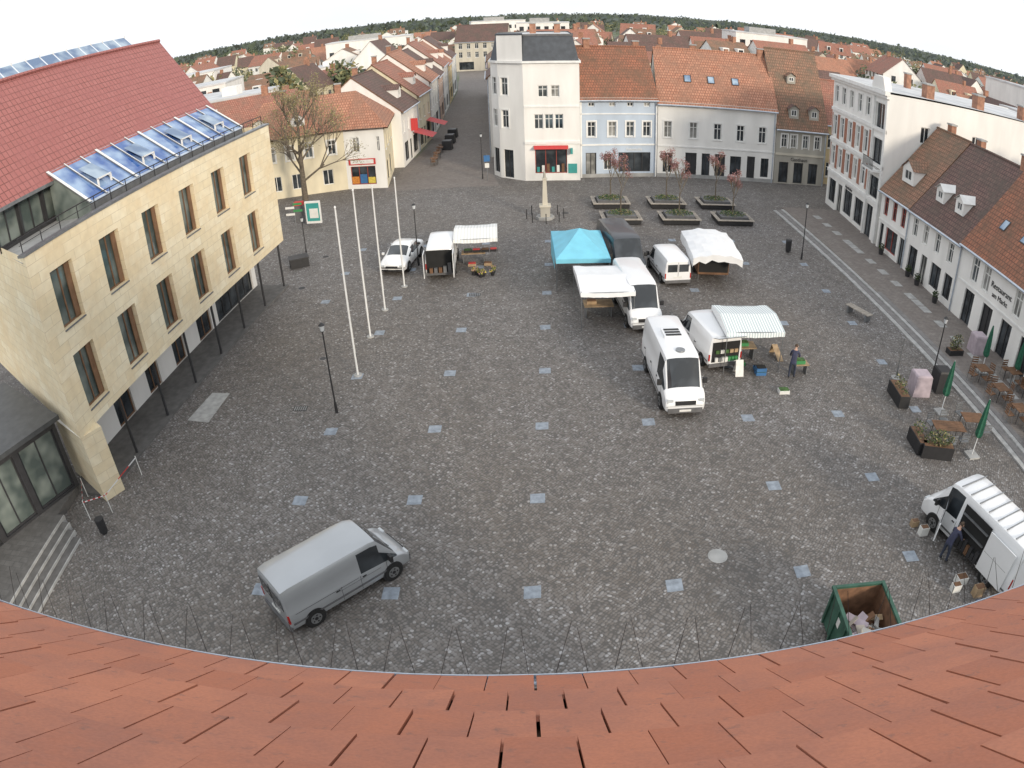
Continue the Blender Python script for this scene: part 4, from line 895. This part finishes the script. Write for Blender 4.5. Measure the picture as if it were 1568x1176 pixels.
for s in (-1,1):
    m.poly([(s*w,-l,.15),(s*w,l,.15),(s*w,l,h),(s*w,-l,h)],'green_dump');m.poly([(s*(w-.05),-l,.15),(s*(w-.05),l,.15),(s*(w-.05),l,h),(s*(w-.05),-l,h)],'rust')
    m.box(*sorted((s*(w-.06),s*(w+.05))),-l-.05,l+.05,h,h+.08,'green_dump')
    for k in range(5): m.box(*sorted((s*(w+.002),s*(w+.06))),-l+.2+.7*k,-l+.28+.7*k,.15,h,'green_dump')
    m.poly([(-w,s*l,.15),(w,s*l,.15),(w,s*l,h),(-w,s*l,h)],'green_dump');m.poly([(-w,s*(l-.05),.15),(w,s*(l-.05),.15),(w,s*(l-.05),h),(-w,s*(l-.05),h)],'rust')
    m.box(-w+.07,w-.07,*sorted((s*(l-.05),s*(l+.05))),h,h+.08,'green_dump')
m.poly([(-w,-l,.16),(w,-l,.16),(w,l,.16),(-w,l,.16)],'rust');m.box(-w-.012,-w-.004,.5,.75,.9,1.2,'plate_white')
m.build("container",root);m=MB()
for k in range(80):
    m.M=Matrix.Translation((R(-.45,.5),R(-1.3,.8),R(.45,1.15)))@Matrix.Rotation(R(0,3.1),4,'Z')@Matrix.Rotation(R(-.7,.7),4,'X')@Matrix.Rotation(R(-.5,.5),4,'Y')
    a=R(.08,.3);b=R(.3,.8);m.box(-a/2,a/2,-b/2,b/2,0,.03,random.choice(['wood_light','wood_grey','concrete','fabric_lilac','wood_brown','wood_grey']))
m.build("construction_waste",root)
def planterbox(x,y,w,d,ang,h=.6,ph=.5):
    root=empty("planter_box",(x,y),ang);m=MB();m.box(-w/2,w/2,-d/2,d/2,0,h,'plastic_black');m.box(-w/2+.04,w/2-.04,-d/2+.04,d/2-.04,h+.001,h+.01,'wood_brown');m.build("box",root)
    l=MB();l.leaves((0,0,h+ph*.4),(w*.48,d*.5,ph*.6),int(500*w*max(.5,ph)),.055,['leaf_green','leaf_dark','leaf_bud','bark']);l.build("hedge_plant",root)
planterbox(17.2,9.9,.55,1.6,-.1,.6,.6);planterbox(16.9,5.4,1.5,.5,-.3,.6,.7);planterbox(16.3,6.2,.5,1.3,-.1,.6,.6);planterbox(23.2,13.8,1.0,.5,0,.5,.9);planterbox(25.6,7.0,1.2,.5,1.5,.5,.8)
def umbrella(x,y,h=2.5,z=0):
    root=empty("closed_parasol",(x,y,z));m=MB();m.box(-.3,.3,-.3,.3,0,.08,'concrete');m.cyl((0,0,.08),(0,0,h),.025,.025,8,'pole_white');m.build("pole",root)
    m=MB();n=10
    prev=None
    for (zz,r) in ((.85,.10),(1.0,.16),(1.5,.14),(2.1,.09),(2.5,.03)):
        ring=[(r*(1+.25*(-1)**j)*math.cos(2*math.pi*j/n),r*(1+.25*(-1)**j)*math.sin(2*math.pi*j/n),zz*h/2.5) for j in range(n)]
        if prev:
            for j in range(n): m.poly([prev[j],prev[(j+1)%n],ring[(j+1)%n],ring[j]],'fabric_green')
        prev=ring
    m.build("canopy",root)
umbrella(19.1,8.6,2.7);umbrella(18.9,5.2,2.8);umbrella(23.9,11.8,2.7,.2);umbrella(25.5,10.6,2.4,.2);umbrella(24.0,3.8,2.5,.2)
def chair(x,y,a,z=0,wm='wood_brown'):
    m=MB();m.box(-.22,.22,-.22,.22,.42,.46,wm)
    for sx in (-.2,.2):
        for sy in (-.2,.2): m.cyl((sx,sy,0),(sx,sy,.42 if sy<0 else .88),.015,.015,5,'metal_grey')
    for k in range(3): m.box(-.2,.2,.19,.21,.55+.12*k,.62+.12*k,wm)
    m.build("cafe_chair",loc=(x,y,z),rotz=a)
def table(x,y,a,w=.8,l=.8,z=0):
    m=MB();
    for k in range(6): m.box(-l/2,l/2,-w/2+w*k/6,-w/2+w*(k+.88)/6,.70,.73,'wood_brown')
    for sx in (-1,1):
        for sy in (-1,1): m.cyl((sx*l*.42,sy*w*.4,0),(sx*l*.42,sy*w*.4,.7),.018,.018,5,'frame_dark')
    m.build("cafe_table",loc=(x,y,z),rotz=a)
table(18.1,6.5,-.2,.8,1.6);table(19.9,7.0,-.2,.8,1.2)
for (x,y,a) in ((17.6,7.2,.1),(18.4,7.3,-.1),(17.8,5.7,3.1),(18.6,5.8,3.0),(19.7,7.8,.2),(20.3,6.3,3.0)): chair(x,y,a,0,'metal_grey')
for k in range(5):
    yy=11-1.9*k;table(23.2,yy,0,.8,.8,.205)
    for (dx,dy,a) in ((0,.65,0),(0,-.65,3.14),(-.65,0,1.57),(.65,0,-1.57)): chair(23.2+dx+R(-.08,.08),yy+dy+R(-.08,.08),a+R(-.3,.3),.205)
    table(25.3,yy-.4,0,.8,.8,.205);chair(25.3,yy+.3,0,.205);chair(25.3,yy-1.1,3.14,.205)
def cover(x,y,w,d,h,mm,z=0):
    m=MB();a=[(-w/2,-d/2),(w/2,-d/2),(w/2,d/2),(-w/2,d/2)];b=[(p[0]*.9,p[1]*.9) for p in a];m.prism(a,0,b,h*.93,mm,False);m.prism(b,h*.93,[(p[0]*.8,p[1]*.8) for p in a],h,mm);m.build("covered_outdoor_furniture",loc=(x,y,z),rotz=-.1)
cover(18.7,10.4,1.0,.9,1.1,'fabric_lilac');cover(20.2,10.6,.9,.9,1.15,'plastic_black');cover(25.0,14.0,.9,.9,1.1,'fabric_lilac',.2)
g=MB();g.cyl((0,0,0),(0,0,2.2),.03,.03,8,'metal_grey');g.cyl((0,0,0),(0,0,.06),.25,.25,12,'concrete');g.build("awning_post",loc=(18.1,11.8,0))
for (x,y) in ((26.2,24.8),(26.1,23.3),(25.9,20.5),(26.2,29)):
    m=MB();m.cyl((0,0,0),(0,0,.4),.16,.22,10,'frame_dark');m.leaves((0,0,.6),(.25,.25,.25),150,.06,['leaf_green','leaf_dark']);m.build("potted_shrub",loc=(x,y,.205))
for k in range(3):
    table(-8.5,58+k*3,0,.8,.8);chair(-8.5,58.7+3*k,0);chair(-8.5,57.3+3*k,3.1);cover(-7.8,66+k*4,1.2,1.2,1.1,'frame_dark')
root=empty("barrier_tape",(0,0));m=MB();pts=[(-18.0,4.3),(-17.1,2.9),(-16.2,3.4),(-15.9,5.9)]
for p in pts: m.cyl((p[0],p[1],0),(p[0],p[1],.95),.02,.02,6,'plate_white')
for a,b in zip(pts,pts[1:]): m.poly([(*a,.84),(*b,.84),(*b,.89),(*a,.89)],'tape')
m.build("posts_and_tape",root)
# ---------------------------------------------------------------- people
import bmesh
def skinned(name,pts,edges,rad,parent,ms,fn,sub=1):
    me=bpy.data.meshes.new(name);me.from_pydata(pts,edges,[]);o=bpy.data.objects.new(name,me);COL.objects.link(o)
    md=o.modifiers.new("s","SKIN");md.use_smooth_shade=True
    for i,r in enumerate(rad): 
        me.skin_vertices[0].data[i].radius=(r,r) if not isinstance(r,tuple) else r
        me.skin_vertices[0].data[i].use_root=(i==0)
    sb=o.modifiers.new("u","SUBSURF");sb.levels=sub;sb.render_levels=sub
    bpy.context.view_layer.update()
    dg=bpy.context.evaluated_depsgraph_get();m2=bpy.data.meshes.new_from_object(o.evaluated_get(dg));o.modifiers.clear();o.data=m2
    m2.materials.clear()
    for q in ms: m2.materials.append(MATS[q])
    for p in m2.polygons: p.material_index=fn(p.center);p.use_smooth=True
    o.parent=parent;return o
def person(x,y,ang,jacket):
    root=empty("market_trader_person",(x,y),ang)
    root.scale=(.93,.93,.93)
    pts=[(0,0,.92),(0,.05,1.1),(0,.16,1.30),(0,.25,1.44),(0,.30,1.52),(0,.34,1.62),
     (-.1,0,.88),(-.12,.03,.5),(-.13,-.02,.09),(-.13,.12,.04),(.1,0,.88),(.13,.08,.5),(.14,.10,.09),(.14,.24,.04),
     (-.19,.24,1.38),(-.24,.36,1.12),(-.20,.56,.98),(.19,.24,1.38),(.25,.38,1.13),(.18,.58,1.0)]
    ed=[(0,1),(1,2),(2,3),(3,4),(4,5),(0,6),(6,7),(7,8),(8,9),(0,10),(10,11),(11,12),(12,13),(3,14),(14,15),(15,16),(3,17),(17,18),(18,19)]
    ra=[(.16,.11),(.15,.11),(.17,.12),(.13,.10),.055,.06,.095,.065,.045,.04,.095,.065,.045,.04,.065,.05,.035,.065,.05,.035]
    skinned("body",pts,ed,ra,root,[jacket,'jeans','skin_tone','rubber'],lambda c: 3 if c.z<.1 else (1 if c.z<.88 and c.y<.3 else (2 if (c.z>1.49 or c.y>.53) else 0)),2)
    bm=bmesh.new();bmesh.ops.create_uvsphere(bm,u_segments=16,v_segments=12,radius=.1)
    for v in bm.verts:
        v.co.z*=1.22;v.co.x*=.86
        if v.co.z<-.03: v.co.x*=.85;v.co.y=v.co.y*.85+.012
    me=bpy.data.meshes.new("head");bm.to_mesh(me);bm.free();me.materials.append(MATS['skin_tone']);me.materials.append(MATS['hair'])
    for p in me.polygons: p.material_index=1 if (p.center.z>.045 or (p.center.y<0 and p.center.z>-.05)) else 0;p.use_smooth=True
    o=bpy.data.objects.new("head",me);COL.objects.link(o);o.parent=root;o.location=(0,.36,1.66);o.rotation_euler=(-.6,0,0)
    m=MB();m.box(-.013,.013,.09,.12,-.03,.02,'skin_tone')
    for s in (-1,1): m.cyl((s*.032,.086,.015),(s*.032,.094,.015),.012,.01,8,'hair');m.cyl((s*.084,0,0),(s*.095,-.01,0),.025,.02,8,'skin_tone')
    m.box(-.025,.025,.083,.09,-.062,-.054,'red_sign');f=m.build("face_features",root);f.location=(0,.36,1.66);f.rotation_euler=(-.6,0,0)
    for s,wx_,wy_,wz_ in ((-1,-.20,.56,.98),(1,.18,.58,1.0)):
        P=[(wx_,wy_,wz_),(wx_,wy_+.05,wz_-.02),(wx_,wy_+.09,wz_-.04)];E=[(0,1),(1,2)];Rr=[.026,(.036,.018),(.036,.015)]
        for k,(dx,l) in enumerate(((-.03,.07),(-.01,.08),(.01,.075),(.03,.06))):
            b=len(P);P+=[(wx_+dx,wy_+.10,wz_-.045),(wx_+dx*1.15,wy_+.10+l*.6,wz_-.06),(wx_+dx*1.2,wy_+.10+l*.8,wz_-.095)];E+=[(2,b),(b,b+1),(b+1,b+2)];Rr+=[.009,.009,.008]
        b=len(P);P+=[(wx_-s*.04,wy_+.05,wz_-.03),(wx_-s*.055,wy_+.09,wz_-.06)];E+=[(1,b),(b,b+1)];Rr+=[.011,.009]
        skinned("hand",P,E,Rr,root,['skin_tone'],lambda c:0,1)
person(12.3,12.1,-.5,'jacket_blue')
person(14.05,-.45,-1.35,'jacket_blue')
# ---------------------------------------------------------------- light
w=bpy.data.worlds.new("World");SC.world=w;w.use_nodes=True;nt=w.node_tree;bg=nt.nodes["Background"]
sky=nt.nodes.new("ShaderNodeTexSky");sky.sky_type='NISHITA';sky.sun_disc=False
EL,AZ=math.radians(17),math.radians(146)
sky.sun_elevation=EL;sky.sun_rotation=AZ;sky.air_density=1.2;sky.dust_density=3.0;sky.ozone_density=1
tc=nt.nodes.new("ShaderNodeTexCoord");mp=nt.nodes.new("ShaderNodeMapping");mp.inputs["Scale"].default_value=(1,1,3.5);nt.links.new(tc.outputs["Generated"],mp.inputs[0])
no=nt.nodes.new("ShaderNodeTexNoise");no.inputs["Scale"].default_value=2.2;no.inputs["Detail"].default_value=5;nt.links.new(mp.outputs[0],no.inputs["Vector"])
fr=ramp(nt,no.outputs[0],.3,.6,(.84,.84,.84,1),(1,1,1,1))
col=mixc(nt,fr,sky.outputs[0],(8.5,8.8,9.2))
nt.links.new(col,bg.inputs[0]);bg.inputs[1].default_value=.13
sd=bpy.data.lights.new("sun","SUN");sd.energy=2.7;sd.angle=math.radians(9);sd.color=(1,.87,.70)
so=bpy.data.objects.new("sun",sd);COL.objects.link(so)
dv=Vector((math.sin(AZ)*math.cos(EL),math.cos(AZ)*math.cos(EL),math.sin(EL)))
so.rotation_euler=dv.to_track_quat('Z','Y').to_euler()
# ---------------------------------------------------------------- camera
yaw,pit,rol=.016051,.53031,-.038557
fw=Vector((-math.sin(yaw)*math.cos(pit),math.cos(yaw)*math.cos(pit),-math.sin(pit)));r0=Vector((math.cos(yaw),math.sin(yaw),0));u0=r0.cross(fw)
rv=r0*math.cos(rol)+u0*math.sin(rol);uv_=-r0*math.sin(rol)+u0*math.cos(rol)
cd=bpy.data.cameras.new("camera");co=bpy.data.objects.new("camera",cd);COL.objects.link(co);SC.camera=co
co.matrix_world=Matrix(((rv.x,uv_.x,-fw.x,-.163),(rv.y,uv_.y,-fw.y,-14.567),(rv.z,uv_.z,-fw.z,15.798),(0,0,0,1)))
cd.type='PANO';cd.sensor_width=36;cd.sensor_height=27;cd.clip_start=.05;cd.clip_end=12000
cd.panorama_type='FISHEYE_LENS_POLYNOMIAL';cd.fisheye_fov=math.radians(180)
cd.fisheye_polynomial_k0=0;cd.fisheye_polynomial_k1=-0.04000996;cd.fisheye_polynomial_k2=-1.77251e-05;cd.fisheye_polynomial_k3=-1.6921581e-06;cd.fisheye_polynomial_k4=-9.35351533e-08
bpy.context.view_layer.update()
for o in list(SC.objects):
    if o.parent is None and o.type!='LIGHT':
        o.location=o.location*K
        if o.type!='CAMERA': o.scale=o.scale*K
vs=SC.view_settings;vs.view_transform='Standard';vs.look='None';vs.exposure=0;vs.gamma=1
print("objects",len(SC.objects),"houses",len(hs))
